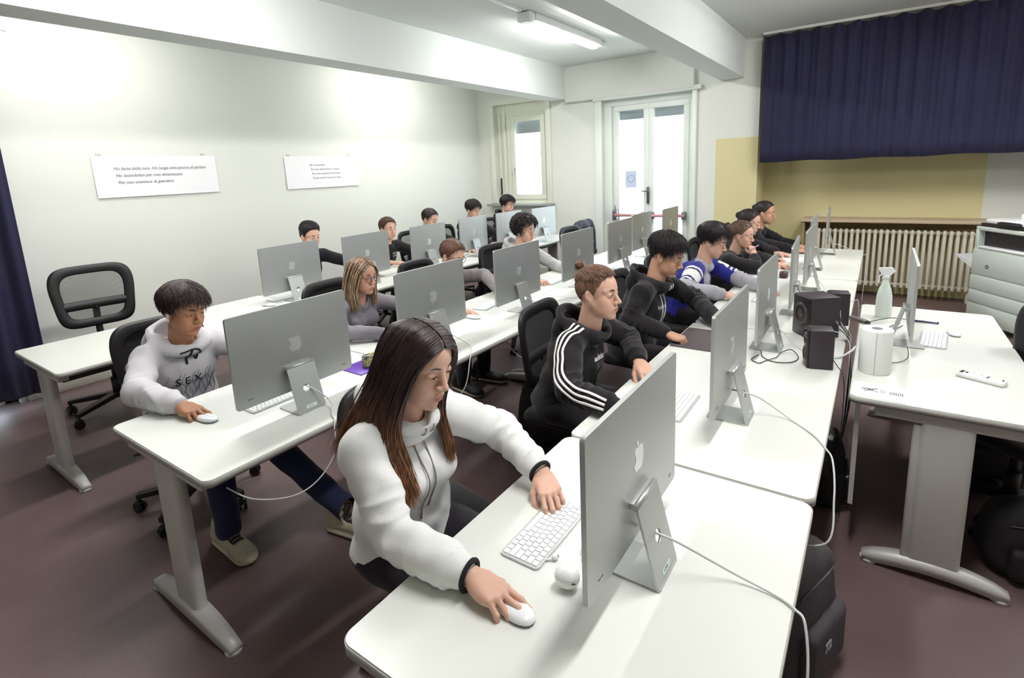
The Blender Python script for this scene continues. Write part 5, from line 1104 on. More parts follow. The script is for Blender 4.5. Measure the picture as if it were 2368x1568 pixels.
    hd_ = hf; nd = (hc-nb); nd /= np.linalg.norm(nd); opn = {'hoodie': .074, 'sweater': .062, 'tee': .068, 'crew': .068, 'jacket': .072}[top]
    if top == 'hoodie':
        kk = hoodk; g.torus(nb+[-.004, 0, .004], .080*kk+.006, .026, .022, tilt=-.38, ry=1.12)
        g.ell(nb+[-.115*kk, 0, -.015], (.050*kk, .118*kk, .078*kk), .03); g.ell(nb+[-.085*kk, 0, .065], (.050*kk, .085*kk, .070*kk), .012, 'sub')
        g.torus(nb+[-.072, 0, .030], .078*kk, .017, .015, tilt=-.62, ry=1.15)
    elif top == 'sweater': g.cap(nb+[0, 0, -.04], nb+nd*.045, .064, .058, .012)
    elif top in ('tee', 'crew', 'jacket'): g.torus(nb+[.0, 0, -.014], .066, .012, .012, tilt=-.35, ry=1.1)
    g.cap(nb+[.006, 0, -.035], nb+nd*.14, opn*.80, opn*.92, .008, 'sub')
    if top in ('hoodie', 'jacket'): g.cap(nb+[.085, 0, .03], nb+[.055, 0, -.045], .032, .008, .010, 'sub')
    g.halfz(.500, .012)
    V, Fq = g.mesh(); V = g.project(V, 0, 1); G = g.grad(V); disp = np.zeros(len(V)); amp = .0045*fold
    n1 = fnoise(V*np.array([1, 1, .7]), 30, seed+3); n2 = fnoise(V, 62, seed+5); disp += amp*(1-np.abs(n1)*2.2)+amp*.45*n2
    for s in (-1, 1):
        Sx, E, W = S[s], E_[s], H[s]['l']
        for a, b, wl, am, lo_, hi in ((Sx, E, .060, .0040, .45, 1.15), (E, W, .047, .0042, -.1, .60), (E, W, .024, .0022, .58, .86)):
            d = b-a; L = np.linalg.norm(d); t = ((V-a)@d)/(L*L); r = np.linalg.norm(V-a-t[:, None]*d, axis=1); w = np.clip(1-np.abs((t-(lo_+hi)/2)/((hi-lo_)/2)), 0, 1)**.6*(r < .085)
            ph_ = 2.6*fnoise(V, 26, seed+9)+3.0*fnoise(V, 11, seed+8); disp += am*fold*w*(.35+.9*np.clip(fnoise(V, 19, seed+7)+.35, 0, 1.2))*(1-2*np.abs(np.sin((t*L/wl*PI)+ph_)))
        t = ((V-W)@((W-E)/np.linalg.norm(W-E))); disp *= np.where((np.linalg.norm(V-W, axis=1) < .10) & (t > -.058), .12, 1)
    V = V+G*np.clip(disp, -.0075, .011)[:, None]
    mslots = [topm or cloth('black_hoodie', srgb(26, 22, 26))]; mi = np.zeros(len(Fq), int)
    gname = {'hoodie': 'hoodie', 'sweater': 'sweater', 'tee': 't_shirt', 'crew': 'sweater', 'jacket': 'varsity_jacket'}[top]
    if extra and 'paint' in extra:
        cen = V[Fq].mean(1); mi = extra['paint'](cen, dict(nb=nb, ch=ch, pel=pel, S=S, E=E_, H=H)); mslots = extra['mats']
    gar = np_obj(gname, [(V, Fq[mi == k], k) for k in range(len(mslots)) if (mi == k).any()], mslots, root)
    if gname == 'hoodie' or gname == 'jacket': pass
    # inner shirt at the neck so the opening is never empty
    if top in ('hoodie', 'jacket', 'tee', 'crew'):
        n = Field(nb-[.11, .13, .09], nb+[.11, .13, .03], .007); n.ell(nb+[-.005, 0, -.045], (.085, .10, .05), .01)
        n.cap(nb+[.0, 0, -.03], nb+nd*.1, .050, .050, .004, 'sub'); v, fq = n.mesh(); np_obj('undershirt', [(v, fq, 0)], [innerm or topm or cloth('black_hoodie', srgb(26, 22, 26))], root)
    # hair
    parts = longh if longh is not None else hair_style(hair, seed+2)
    hm = hairm or hair_mat('dark_hair', srgb(38, 27, 27)); hm = hm if isinstance(hm, list) else [hm]; ho = np_obj('hair', [(np.asarray(p[0]), p[1], p[2] if len(hm) > 1 else 0) for p in parts], hm, root); ho.matrix_local = HM
    # rings at the cuffs
    if cuffring:
        for s in (-1, 1):
            d = H[s]['l']-E_[s]; d /= np.linalg.norm(d); e = H[s]['l']-d*(H[s].get('cuff', .012)-.004); q = Vector(d).to_track_quat('Z', 'Y')
            tb = MB(); tb.tube([tuple(Vector(e)+q @ Vector((math.cos(a)*.0335, math.sin(a)*.0335, 0))) for a in np.linspace(0, 2*PI, 25)], .0065, 8, flat=1.0); tb.build('dark_cuff', cuffring, root)
    info = dict(root=root, field=g, nb=nb, ch=ch, pel=pel, S=S, E=E_, H=H, HM=HM, hf=hf, body=body, gar=gar, loc=loc, hair=ho, lean=lean, up=up)
    return info
def strip_on(info, pts, width, m, name='stripe', off=.004, n=28, cdir=(-1, 0, 0), th=.0008):
    """a flat cloth band laid on the garment along pts (person frame)"""
    P = np.array([tuple(p) for p in spline([tuple(p) for p in pts], n)]); f = info['field']; cd = np.array(spline([tuple(c) for c in cdir], n)) if np.ndim(cdir) > 1 else cdir; P = f.cast(P, cd, off); P = f.project(P, off, 3); G = f.grad(P)
    T = np.gradient(P, axis=0); T /= np.linalg.norm(T, axis=1, keepdims=True)+1e-9; W = np.cross(G, T); W /= np.linalg.norm(W, axis=1, keepdims=True)+1e-9
    cols = [f.project(P+W*width*u, off, 3) for u in (-.5, 0, .5)]; V = np.concatenate(cols); K = len(P)
    Fq = np.array([[c*K+i, c*K+i+1, (c+1)*K+i+1, (c+1)*K+i] for c in range(2) for i in range(K-1)]); o = np_obj(name, [(V, Fq, 0)], [m], info['root']); md = o.modifiers.new('t', 'SOLIDIFY'); md.thickness = th*2; md.offset = 0; return o
def text_on(info, s, size, origin, xdir, ydir, m, name='lettering', off=.0052, shear=0, bold=0, space=1):
    """lettering projected on the garment; origin/xdir/ydir in the person frame"""
    mb = text_mb(s, size, 0, shear=shear, bold=bold, space=space, sub=1); V = np.array([tuple(v) for v in mb.v]); x = np.array(xdir, float); y = np.array(ydir, float); x /= np.linalg.norm(x); y /= np.linalg.norm(y)
    P = np.array(origin)+V[:, :1]*x+V[:, 1:2]*y; f = info['field']; z = np.cross(x, y); P0_ = P+z*.03; P = f.cast(P0_, -z, off); dz = (P0_-P)@z; lim = np.median(dz)+.03; P = np.where((dz > lim)[:, None], P0_-z*lim, P); fs = mb.f
    o = np_obj(name, [(P, fs, 0)], [m], info['root']); return o
def cord_on(info, pts, r, m, name='drawstring', off=.006, tip=None):
    P = np.array([tuple(p) for p in spline([tuple(p) for p in pts], 8)]); P = info['field'].cast(P+np.array([.03, 0, .0]), (-1, 0, -.15), off); mb = MB(); mb.tube([tuple(p) for p in P], r, 8)
    if tip: d = Vector(P[-1]-P[-2]).normalized(); mb.cyl(Vector(P[-1]), Vector(P[-1])+d*.016, r*1.25, r*1.1, 8, mi=1)
    return mb.build(name, [m, tip] if tip else m, info['root'])
DARKH = hair_mat('dark_brown_hair', srgb(40, 28, 28)); BLACKH = hair_mat('near_black_hair', srgb(30, 22, 24)); BROWNH = hair_mat('brown_hair', srgb(92, 62, 46)); MIDH = hair_mat('reddish_brown_hair', srgb(74, 46, 38))
BLK = cloth('black_sweatshirt_cloth', srgb(27, 23, 26), var=.1)
SEATS = []
def hand(x, y, z, yaw, pitch=6, pose='mouse', roll=0, cuff=.012): return dict(w=(x, y, z), yaw=yaw, pitch=pitch, roll=roll, pose=pose, cuff=cuff)
# 1 ---- person in the white hoodie, long hair
G = [(0.00, [(.074, .003, .080), (.078, .046, .070), (.066, .074, .030), (.052, .084, -.030), (.046, .088, -.100), (.052, .090, -.17), (.092, .066, -.26), (.135, .036, -.36)], -1),
     (0.30, [(.045, .003, .105), (.050, .056, .096), (.030, .088, .030), (.015, .098, -.050), (.010, .104, -.12), (.030, .112, -.20), (.080, .095, -.29), (.122, .070, -.39)], -1),
     (0.60, [(.000, .003, .118), (.000, .062, .108), (-.012, .096, .030), (-.025, .104, -.060), (-.040, .112, -.13), (-.015, .130, -.21), (.030, .140, -.29), (.070, .135, -.36)], -1),
     (0.80, [(-.05, .003, .112), (-.055, .060, .098), (-.072, .088, .020), (-.082, .092, -.070), (-.100, .100, -.15), (-.130, .105, -.23), (-.150, .105, -.30), (-.160, .10, -.36)], -1),
     (1.00, [(-.085, .002, .092), (-.104, .034, .070), (-.120, .040, .000), (-.128, .042, -.080), (-.140, .045, -.15), (-.165, .045, -.23), (-.18, .045, -.30), (-.185, .045, -.36)], -1),
     (0.00, [(.074, .003, .080), (.082, .040, .070), (.074, .070, .028), (.060, .080, -.030), (.052, .084, -.100), (.060, .088, -.17), (.095, .095, -.24), (.125, .105, -.32)], 1),
     (0.40, [(.045, .003, .105), (.050, .056, .094), (.040, .084, .030), (.030, .092, -.050), (.025, .096, -.12), (.045, .105, -.20), (.080, .120, -.26), (.105, .128, -.33)], 1),
     (0.55, [(.000, .003, .118), (.000, .060, .106), (-.010, .090, .030), (-.020, .096, -.060), (-.02, .100, -.12), (-.0, .12, -.18), (.03, .135, -.24), (.05, .14, -.29)], 1),
     (0.75, [(-.05, .003, .112), (-.055, .058, .098), (-.072, .084, .020), (-.082, .086, -.070), (-.100, .09, -.15), (-.14, .095, -.23), (-.16, .095, -.30), (-.165, .09, -.36)], 1),
     (1.00, [(-.085, .002, .092), (-.104, .030, .070), (-.120, .036, .000), (-.128, .040, -.080), (-.140, .04, -.15), (-.165, .04, -.23), (-.18, .04, -.30), (-.185, .04, -.36)], 1)]
thf = lambda ph, z: -.001+.0005*np.clip((z-.0)/.08, 0, 1)
girlhair = long_hair(G, 1500, .0024, seed=4, S=20, spread=.006, thick=.016)
HG = hair_mat('long_brown_hair', srgb(44, 26, 24), tip=srgb(150, 98, 62), z0=-.05, z1=-.32, rough=.34, sscale=30)
WH = cloth('white_sweatshirt_cloth', srgb(232, 232, 230), var=.015, bump=.1)
girl = make_person('person with very long brown hair in a white hoodie, one hand on a mouse', (-1.20, 1.03), 0, (-1.005, .965, 1.200), hyaw=2, hpitch=17, hroll=-3, female=True, skin='fair', longh=girlhair, hairm=HG, top='hoodie', topm=WH, innerm=WH, loose=.022, sw=.146,
    rh=hand(-.712, .805, .780, -4, 8, 'mouse', cuff=.018), lh=hand(-.782, 1.225, .794, -40, 14, 'type', cuff=.018), rel=(-.955, .785, .805), lel=(-.985, 1.300, .855), look=1., res=.8, hmeshres=.0022, seed=1, cuffring=mat('black_cuff', srgb(24, 20, 22), .9), fold=1.3, hoodk=.84, brow=.8, trm=cloth('dark_trousers', srgb(34, 30, 36)))
nb, ch = girl['nb'], girl['ch']
GRC = mat('grey_cord', srgb(150, 140, 140), .7); TIP = mat('brown_tip', srgb(146, 116, 110), .5)
cord_on(girl, [nb+[.085, .018, -.02], nb+[.12, .022, -.10], nb+[.13, .030, -.19], nb+[.135, .030, -.27]], .0022, GRC, tip=TIP)
cord_on(girl, [nb+[.085, -.014, -.02], nb+[.12, -.012, -.11], nb+[.13, .0, -.21], nb+[.135, .004, -.30]], .0022, GRC, tip=TIP)
# 2 ---- person in the pale grey hoodie
GREYH = cloth('pale_grey_sweatshirt_cloth', srgb(198, 196, 200), var=.04)
boy = make_person('person in a pale grey hoodie with black lettering, earbud in, leaning on the desk', (-2.99, 1.14), 0, (-2.785, 1.135, 1.095), hyaw=14, hpitch=12, hroll=-4, skin='tan', hair='bowl', hairm=hair_mat('dark_auburn_hair', srgb(46, 28, 30)), top='hoodie', topm=GREYH, innerm=cloth('grey_shirt', srgb(170, 166, 172)), loose=.024, sw=.168, rh=hand(-2.385, .905, .778, 8, 8, 'mouse'), lh=hand(-2.47, 1.33, .775, -10, 8, 'rest'),
    rel=(-2.645, .84, .810), lel=(-2.70, 1.42, .83), look=.6, res=1.0, hmeshres=.0026, seed=2, hoodk=1.12, fold=1.3, trm=cloth('navy_jeans', srgb(38, 42, 74), bs=400), shoem=mat('cream_trainer_upper', srgb(196, 190, 164), .6, var=.2, vscale=40),
    legs={-1: ((-2.50, 1.05, .50), (-2.42, 1.02, .13), -2), 1: ((-2.52, 1.26, .48), (-2.02, 1.39, .13), 10)})
nb, ch = boy['nb'], boy['ch']; INK = mat('black_print', srgb(28, 24, 26), .8)
text_on(boy, 'SEX', .058, nb+[.14, -.075, -.215], (0, 1, .0), (0, 0, 1), INK, space=1.45, off=.0062)
for k in range(15):   # thin flame lines round the lettering
    y0 = -.105+.016*k; zz = -.24-.022*(k*7 % 4)
    strip_on(boy, [nb+[.17, y0, zz-.03], nb+[.17, y0+.012, zz+.01], nb+[.17, y0-.006, zz+.04+.012*(k % 4)], nb+[.17, y0+.010, zz+.085+.02*(k % 2)]], .0012, INK, 'flame_line', off=.0056)
cord_on(boy, [nb+[.095, .0, -.025], nb+[.11, -.012, -.05], nb+[.12, -.014, -.095]], .0052, INK, 'drawstring', off=.007)
cord_on(boy, [nb+[.095, .0, -.025], nb+[.11, -.03, -.028], nb+[.115, -.055, -.03]], .0042, INK, 'drawstring', off=.007)
cord_on(boy, [nb+[.095, .004, -.025], nb+[.11, .03, -.035], nb+[.12, .040, -.06], nb+[.12, .030, -.08], nb+[.12, .022, -.06]], .0045, INK, 'drawstring', off=.007)
def earbud(info, s=-1):
    mb = MB(); mb.sphere((.004, s*.089, -.004), (.010, .008, .010), 12); mb.cyl((.006, s*.092, -.006), (.012, s*.090, -.036), .003, n=8); o = mb.build('earbud', EARC, info['root']); o.matrix_local = info['HM']
earbud(boy)
# 3 ---- blonde person with glasses
def glasses(info, col, name='glasses', r=.024):
    mb = MB(); m = mat(name+'_rim', col, .3)
    for s in (-1, 1):
        mb.tube([(.099-.006*abs(math.cos(a)), s*.0335+math.cos(a)*r, EYEZ-.004+math.sin(a)*r*.92) for a in np.linspace(0, 2*PI, 21)], .0021, 6)
        mb.tube([(.093, s*(.0335+r), .010), (.05, s*.080, .012), (.0, s*.084, .010), (-.012, s*.083, -.004)], .0018, 6)
    mb.tube([(.100, -.011, .006), (.103, 0, .009), (.100, .011, .006)], .002, 6); o = mb.build(name, m, info['root']); o.matrix_local = info['HM']
    gl = MB(); [gl.cyl((.097, s*.0335, EYEZ-.004), (.0975, s*.0335, EYEZ-.004), r*.95, n=20) for s in (-1, 1)]; g2 = gl.build('lenses', GLASS, o)
GB = [(0.00, [(.070, .004, .090), (.078, .046, .070), (.066, .078, .028), (.050, .088, -.030), (.045, .090, -.09), (.058, .084, -.15), (.070, .076, -.20)]),
      (0.45, [(.010, .004, .124), (.010, .060, .106), (.0, .094, .030), (-.010, .104, -.050), (-.010, .106, -.12), (.0, .100, -.18), (.01, .095, -.24)]),
      (0.75, [(-.05, .004, .120), (-.055, .060, .098), (-.072, .086, .020), (-.082, .090, -.070), (-.09, .094, -.14), (-.10, .09, -.19), (-.10, .085, -.23)]),
      (1.00, [(-.085, .002, .10), (-.104, .034, .070), (-.120, .040, .000), (-.124, .042, -.080), (-.13, .045, -.14), (-.14, .045, -.19), (-.14, .045, -.22)])]
blondehair = hair_cap(thf, 'f', 5, nz=.0006)+long_hair(GB, 800, .0026, seed=6, S=14, spread=.005, thick=.014, mix=.42)
HB = hair_mat('streaked_blonde_hair', srgb(84, 60, 46), tip=srgb(206, 178, 140), z0=.04, z1=-.16, rough=.4, streak=srgb(206, 178, 140), sscale=26)
HBD = hair_mat('blonde_dark_roots', srgb(74, 52, 42), tip=srgb(150, 120, 92), z0=.02, z1=-.2, rough=.4); HBL = hair_mat('blonde_light_strands', srgb(168, 136, 104), tip=srgb(214, 190, 156), z0=.06, z1=-.1, rough=.4)
GREYS = cloth('grey_knit_cloth', srgb(132, 126, 134), var=.08, bs=320, bump=.4)
bl = make_person('blonde person with round glasses in a tight grey mock neck sweater', (-2.95, 2.23), 0, (-2.765, 2.215, 1.065), hyaw=6, hpitch=8, female=True, skin='mid', longh=blondehair, hairm=[HBD, HBL], top='sweater', topm=GREYS, loose=.006, sw=.165, rh=hand(-2.36, 2.05, .775, 35, 6, 'rest'), lh=hand(-2.36, 2.33, .775, -20, 6, 'rest'), rel=(-2.56, 1.86, .81), lel=(-2.60, 2.50, .82), res=1.2, seed=3, fold=.8)
glasses(bl, srgb(96, 48, 44), 'glasses', .0255)
wb = MB(); M4 = bl['H'][-1]['M']; [wb.tube([tuple(M4 @ Vector((-.02-.012*k, math.cos(a)*.030, math.sin(a)*.026))) for a in np.linspace(0, 2*PI, 17)], .0018, 6) for k in range(3)]; wb.build('bracelet', mat('mixed_beads', srgb(90, 74, 66), .4), bl['root'])
# 4 ---- person with dark glasses, grey sweater
GREYM = cloth('marl_grey_cloth', srgb(142, 136, 136), var=.15, vs=40)
g4 = make_person('person with short brown hair and dark glasses in grey, half hidden behind a computer', (-2.96, 3.10), 0, (-2.765, 3.115, 1.055), hyaw=4, hpitch=22, skin='fair', hair='crop', hairm=BROWNH, top='crew', topm=GREYM, loose=.014, sw=.185, rh=hand(-2.34, 2.655, .778, 5, 8, 'mouse'), lh=hand(-2.36, 3.20, .785, -30, 12, 'rest'), rel=(-2.60, 2.78, .82), lel=(-2.66, 3.38, .86), res=1.3, seed=4, look=.8)
glasses(g4, srgb(34, 28, 28), 'glasses', .0235)
# 5 ---- curly haired person
LG = cloth('light_grey_sweatshirt_cloth', srgb(186, 186, 186), var=.05)
cu = make_person('person with dark curly hair in a light grey hoodie in the middle row', (-2.90, 4.08), 0, (-2.70, 4.075, 1.150), hyaw=-4, hpitch=8, skin='fair', hair='curly', hairm=DARKH, top='hoodie', topm=LG, loose=.02, sw=.185, rh=hand(-2.36, 3.72, .775, -10, 8, 'rest'), lh=hand(-2.33, 4.22, .775, -15, 8, 'rest'), rel=(-2.58, 3.80, .83), res=1.3, seed=5)
earbud(cu)
# 6-10 ---- row by the left wall
BT = cloth('black_cotton_cloth', srgb(28, 24, 28), var=.08)
WPRINT = mat('white_print', srgb(225, 225, 222), .7)
c1 = make_person('person with dark wavy hair in black, first seated by the left wall', (-4.74, 3.06), 0, (-4.52, 3.05, 1.160), hyaw=2, hpitch=12, skin='fair', hair='quiff', hairm=BLACKH, top='crew', topm=BT, loose=.018, rh=hand(-4.20, 2.88, .775, -30, 10, 'pen'), lh=hand(-4.04, 3.36, .780, -8, 8, 'rest'), lel=(-4.33, 3.42, .84), res=1.6, seed=6, look=.6)
c2 = make_person('person with short brown hair in a black shirt with small white print', (-4.74, 4.06), 0, (-4.52, 4.045, 1.120), hyaw=-6, hpitch=4, skin='fair', hair='crop', hairm=MIDH, top='tee', topm=BT, loose=.018, rh=hand(-4.14, 3.88, .775, 0, 8, 'rest'), lh=hand(-4.16, 4.30, .775, -5, 8, 'rest'), res=1.6, seed=7)
nb = c2['nb']
for k, w in enumerate(('NEW YORK', 'ATHLETIC')): text_on(c2, w, .026, nb+[.13, .045, -.135-.030*k], (0, 1, 0), (0, 0, 1), WPRINT)
c3 = make_person('person with short dark hair, only the head above a pale blue computer back', (-4.74, 4.78), 0, (-4.55, 4.76, 1.155), hyaw=8, hpitch=18, skin='fair', hair='crop', hairm=DARKH, top='crew', topm=BT, loose=.018, rh=hand(-4.1, 4.62, .775, 0, 8, 'rest'), lh=hand(-4.1, 4.95, .775, -5, 8, 'rest'), res=1.7, seed=8, look=1)
c4 = make_person('person with a dark fringe and an earbud looking down, in front of a chair back', (-4.74, 5.62), 0, (-4.54, 5.60, 1.195), hyaw=-4, hpitch=16, skin='fair', hair='fringe', hairm=BLACKH, top='crew', topm=BT, loose=.018, rh=hand(-4.1, 5.4, .775, 0, 8, 'rest'), lh=hand(-4.1, 5.8, .775, -5, 8, 'rest'), res=1.7, seed=9, look=1)
earbud(c4)
c5 = make_person('person with short dark hair in a black jacket nearest the small window', (-4.74, 6.44), 0, (-4.54, 6.42, 1.205), hyaw=-8, hpitch=10, skin='fair', hair='bowl', hairm=BLACKH, top='hoodie', topm=BT, loose=.018, rh=hand(-4.1, 6.25, .775, 0, 8, 'rest'), lh=hand(-4.1, 6.6, .775, -5, 8, 'rest'), res=1.7, seed=10, look=.5)
# 11 ---- striped tracksuit hoodie, top knot
ad = make_person('person with a small top knot in a black hoodie with three white sleeve stripes', (-1.25, 2.17), 0, (-1.04, 2.165, 1.125), hyaw=-2, hpitch=0, hroll=-2, skin='fair', hair='topknot', hairm=hair_mat('light_chestnut_hair', srgb(112, 80, 62)), top='hoodie', topm=BLK, loose=.022, sw=.182, rh=hand(-.745, 1.765, .778, 0, 8, 'mouse'), lh=hand(-.86, 2.22, .80, -45, 14, 'rest'), rel=(-1.01, 1.80, .80), lel=(-1.00, 2.42, .84), res=1.0, hmeshres=.0026, seed=11, fold=1.2, gaze=0)
WSTR = mat('white_stripe_cloth', srgb(240, 236, 232), .8)
for sd in (-1, 1):
    S_, E_, W_ = ad['S'][sd], ad['E'][sd], ad['H'][sd]['l']; d1 = (E_-S_)/np.linalg.norm(E_-S_); d2 = (W_-E_)/np.linalg.norm(W_-E_)
    out = np.array([0, sd*1., .25]); o1 = out-d1*(out@d1); o1 /= np.linalg.norm(o1); o2 = out+np.array([0, 0, .25]); o2 = o2-d2*(o2@d2); o2 /= np.linalg.norm(o2); t1 = np.cross(d1, o1); t2 = np.cross(d2, o2); t1 *= np.sign(t1[0]+1e-6) ; t2 *= np.sign(t2[2]+1e-6)
    for k in range(3):
        o = -.023+.023*k; up = np.array([0, 0, 1.]); f_ = np.array([1., 0, 0])
        pts = [S_+f_*(o+.02)+up*.12-out*.075, S_+f_*(o+.01)+up*.11-out*.03, S_+f_*o+up*.06+out*.07, S_+d1*.07+t1*o+o1*.10, S_*.5+E_*.5+t1*o+o1*.10, E_-d1*.03+t1*o+o1*.10, E_+d2*.06+t2*o+o2*.10, E_*.5+W_*.5+t2*o+o2*.09, W_-d2*.06+t2*o*.8+o2*.08]
        cds = [-up, -up, -(out+up*.6), -o1, -o1, -(o1+o2*.3), -o2, -o2, -o2]
        if sd > 0: pts, cds = pts[:6], cds[:6]
        strip_on(ad, pts, .0105, WSTR, 'sleeve_stripe', off=.0085, n=8, cdir=cds)
nb = ad['nb']; text_on(ad, 'adidas', .038, nb+[.14, -.050, -.150], (0, 1, .0), (0, 0, 1), WSTR, bold=.0012, space=.95, off=.0075)
# 12 ---- black hoodie with white cords
h2 = make_person('person with a dark fringe and thin beard in a black hoodie with white cords', (-1.24, 3.06), 0, (-1.015, 3.045, 1.165), hyaw=-2, hpitch=22, skin='mid', hair='fringe', hairm=BLACKH, top='hoodie', topm=cloth('black_fleece_cloth', srgb(30, 26, 30), var=.12), loose=.022, sw=.182, rh=hand(-.90, 2.74, .785, 12, 16, 'pen', cuff=0), lh=hand(-.72, 3.08, .785, -40, 8, 'rest'), rel=(-1.13, 2.77, .83), lel=(-.93, 3.36, .84), res=1.1, hmeshres=.0028, seed=12, look=1, fold=1.3)
nb = h2['nb']
for y in (-.020, .020): cord_on(h2, [nb+[.085, y, -.02], nb+[.12, y*1.2, -.10], nb+[.13, y*1.1, -.20], nb+[.135, y*1.2, -.29]], .0032, WSTR)
text_on(h2, 'balance', .034, nb+[.14, -.07, -.165], (0, 1, 0), (0, 0, 1), WPRINT)
def bread(info):
    hf = info['hf']; P = hf.project(np.array([(.10, u*.027, -.0505-.006*abs(u)**2) for u in np.linspace(-1, 1, 10)]), .0006, 6); V, Fq = tubes_np(P[None], np.full((1, 10), .0024)); V2 = []
    Q = hf.project(np.array([(.10, u*.012, -.083-.004*(1-u*u)) for u in np.linspace(-1, 1, 8)]), .0006, 6); V2, F2 = tubes_np(Q[None], np.full((1, 8), .0022)); o = np_obj('moustache', [(V, Fq, 0), (V2, F2, 0)], [DARKH], info['root']); o.matrix_local = info['HM']
bread(h2); 
# 13 ---- blue varsity jacket
BLUE = cloth('royal_blue_cloth', srgb(44, 44, 140), var=.08); SLV = cloth('white_leather_sleeve', srgb(226, 226, 224), var=.04, rough=.6); GRS = cloth('grey_hood_sleeve', srgb(164, 162, 168), var=.06); NVS = mat('navy_band', srgb(40, 40, 92), .8)
def paint(c, q):
    mi = np.zeros(len(c), int)
    for s in (-1, 1):
        Sx, E, W = q['S'][s], q['E'][s], q['H'][s]['l']; d = E-Sx; L = np.linalg.norm(d); t = (c-Sx)@d/(L*L); r = np.linalg.norm(c-Sx-t[:, None]*d, axis=1); arm = (r < (.082 if s < 0 else .10)) & (t > (.10 if s < 0 else .2)) & (s*(c[:, 1]-Sx[1]) > (-.045 if s < 0 else -.03))
        d2 = W-E; L2 = np.linalg.norm(d2); t2 = (c-E)@d2/(L2*L2); r2 = np.linalg.norm(c-E-t2[:, None]*d2, axis=1); fore = (r2 < .08) & (t2 > -.12)
        mi[arm] = 1; mi[arm & (((t > .18) & (t < .26)) | ((t > .60) & (t < .67)) | ((t > .74) & (t < .81)))] = 3; mi[arm & (t > .86)] = 2; mi[fore & (t2 > .0)] = 2
    front = (c[:, 0] > q['ch'][0]+.03) & (np.abs(c[:, 1]) < .052+.10*(c[:, 2]-q['ch'][2])) & (mi == 0); mi[front] = 2
    return mi
vj = make_person('person with thick dark fringe in a blue and white varsity jacket', (-1.24, 4.03), 0, (-1.010, 4.09, 1.110), hyaw=-2, hpitch=20, skin='fair', hair='bowl', hairm=BLACKH, top='jacket', topm=BLUE, innerm=GRS, loose=.026, gres=.75, sw=.182, rh=hand(-.84, 3.80, .78, -20, 8, 'rest'), lh=hand(-.66, 4.12, .78, -25, 8, 'type'), rel=(-1.10, 3.66, .82), res=1.2, seed=13, look=1, fold=1.2, extra=dict(paint=paint, mats=[BLUE, SLV, GRS, NVS]))
nb = vj['nb']
text_on(vj, 'Los Angeles', .046, nb+[.13, -.165, -.235], (.25, 1, .08), (0, 0, 1), WPRINT, shear=.25, bold=.0018)
text_on(vj, 'Dodgers', .036, nb+[.13, .085, -.10], (.0, -.2, -.98), (0, .98, -.2), WPRINT, shear=.2, bold=.0018)
for s in (-1, 1): strip_on(vj, [nb+[.05, s*.085, .02], nb+[.10, s*.07, -.06], nb+[.13, s*.056, -.14], nb+[.14, s*.05, -.26]], .007, WPRINT, 'front_piping', off=.004)
# 14-16 ---- three at the far end of the right row
def raised(info_side=None): pass
ck = make_person('person with tied back light brown hair in black, hand on the chin holding a pen', (-1.20, 4.98), 0, (-.985, 4.99, 1.045), hyaw=-4, hpitch=10, female=True, skin='fair', hair='sleek', hairm=hair_mat('light_brown_hair', srgb(98, 72, 58)), top='crew', topm=BT, loose=.02, sw=.165, rh=dict(w=(-.865, 4.93, .885), yaw=150, pitch=-62, roll=0, pose='fist', cuff=.014), lh=hand(-.70, 5.15, .775, -30, 8, 'rest'), rel=(-.83, 4.80, .795), res=1.3, seed=14, look=.5)
pn = MB().cyl((-.90, 4.86, .93), (-.84, 4.97, .965), .0045, n=8); tag(pn.build('pen', mat('mauve_pen', srgb(176, 150, 176), .4)), 'mauve pen held by the person with a hand on the chin', 'pen')
md_ = make_person('person with dark parted hair in black, mostly hidden between two others', (-1.22, 5.62), 0, (-1.040, 5.60, 1.095), hyaw=-2, hpitch=14, female=True, skin='fair', hair='sleek', hairm=DARKH, top='crew', topm=BT, loose=.02, sw=.165, rh=hand(-.80, 5.45, .775, 0, 8, 'rest'), lh=hand(-.78, 5.75, .775, -5, 8, 'rest'), res=1.6, seed=15, look=.6)
fr = make_person('person with dark hair in a bun in a black sweatshirt, farthest of the right row', (-1.20, 6.30), 0, (-1.000, 6.22, 1.130), hyaw=-6, hpitch=8, female=True, skin='mid', hair='sleek', hairm=DARKH, top='crew', topm=BT, loose=.022, sw=.17, rh=hand(-.66, 6.02, .775, 0, 8, 'rest'), lh=hand(-.66, 6.30, .775, -10, 8, 'rest'), rel=(-.98, 5.98, .84), res=1.5, seed=16)
# ------------------------------------------------------------------ chairs under everyone
used = [(-2.99, 1.14, 'black office chair under the person in the pale grey hoodie'), (-2.95, 2.23, 'black office chair under the blonde person'), (-2.96, 3.10, 'black office chair under the person with dark glasses, rounded top showing'),
        (-2.90, 4.08, 'black office chair under the curly haired person'), (-4.74, 3.06, 'black office chair under the first person by the left wall'), (-4.74, 4.06, 'black office chair under the person in the printed black shirt'), (-4.74, 4.78, 'black office chair under the person hidden up to the hair'),
        (-4.76, 5.45, 'black mesh office chair showing behind the person with the dark fringe by the wall'), (-4.76, 6.44, 'black office chair under the person nearest the small window'), (-1.26, 2.13, 'black office chair under the person with the top knot'), (-1.24, 3.06, 'black office chair behind the person in the corded black hoodie'),
        (-1.24, 4.00, 'black office chair under the person in the varsity jacket'), (-1.20, 4.98, 'black office chair under the person holding a pen'), (-1.22, 5.62, 'black office chair under the person hidden between two others'), (-1.20, 6.30, 'black office chair under the farthest person of the right row')]
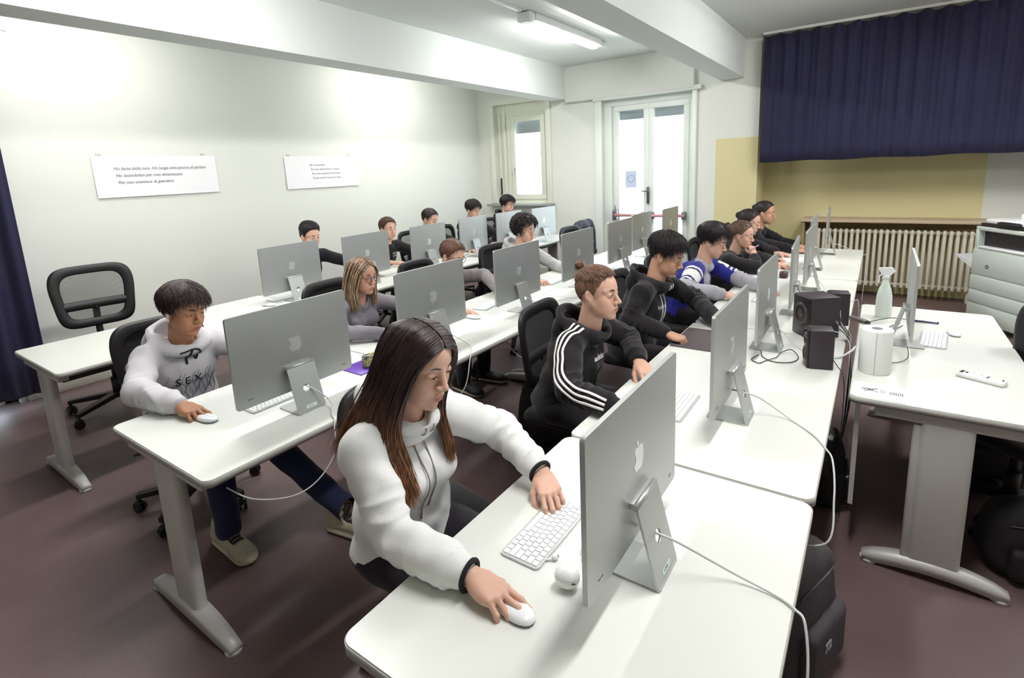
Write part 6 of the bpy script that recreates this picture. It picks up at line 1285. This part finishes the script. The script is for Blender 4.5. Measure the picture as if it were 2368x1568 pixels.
for i, (x, y, lab) in enumerate(used): dup(ch1 if x > -4 else ch0, (x+.035, y+(.19 if x > -2 and y < 4 else 0), 0), math.radians((-3, 4, 2, -5, 3)[i % 5]), lab).scale = (1, 1, 1)
dup(ch1, (-2.85, 5.62, 0), math.radians(-6), 'empty black office chair of the middle row behind a computer, nearer one').scale = (1, 1, 1)
dup(ch0, (-2.86, 6.10, 0), math.radians(-2), 'empty black office chair of the middle row draped with a dark jacket').scale = (1, 1, 1)
dup(ch1, (.60, 3.10, 0), math.radians(-135), 'black office chair at the teacher desk, cut by the right edge').scale = (1, 1, 1)

# coat on the far empty chair, scarf on the nearer
cf = Field((-.40, -.34, .50), (-.05, .34, 1.10), .012)
cf.cap((-.27, -.15, .98), (-.27, .15, .98), .05, .05, .03); cf.ell((-.27, 0, .80), (.055, .25, .22), .05); cf.cap((-.27, .19, .95), (-.24, .24, .60), .05, .04, .03); cf.cap((-.27, -.19, .95), (-.24, -.24, .60), .05, .04, .03)
V, Fq = cf.mesh(); V = V+cf.grad(V)*(fnoise(V, 28, 3)*.012)[:, None]; co = np_obj('jacket', [(V, Fq, 0)], [mat('dark_padded_jacket', srgb(40, 36, 52), .6, var=.2)]); co.location = (-2.86, 6.10, 0); tag(co, 'dark padded jacket hung over the farther empty chair of the middle row', 'jacket')

for o in bpy.context.scene.objects:      # repeats of one kind carry one group
    g = {'desk': 'white desks in three rows', 'desktop_computer': 'silver all-in-one computers on the desks', 'keyboard': 'white keyboards on the desks', 'computer_mouse': 'white mice on the desks', 'office_chair': 'black office chairs', 'ceiling_lamp': 'fluorescent battens on the ceiling', 'loudspeaker': 'black loudspeakers on the right row',
         'power_cable': 'white computer cords', 'paper_sheet': 'white sheets on the desks', 'phone': 'dark phones on the left row', 'wireless_earbud': 'earbuds beside the pebble case', 'wall_poster': 'white posters on the left wall', 'person': 'students seated at the computers', 'backpack': 'black bags on the floor'}.get(o.name.split('.')[0])
    if g and o.parent is None and 'category' in o: o['group'] = g
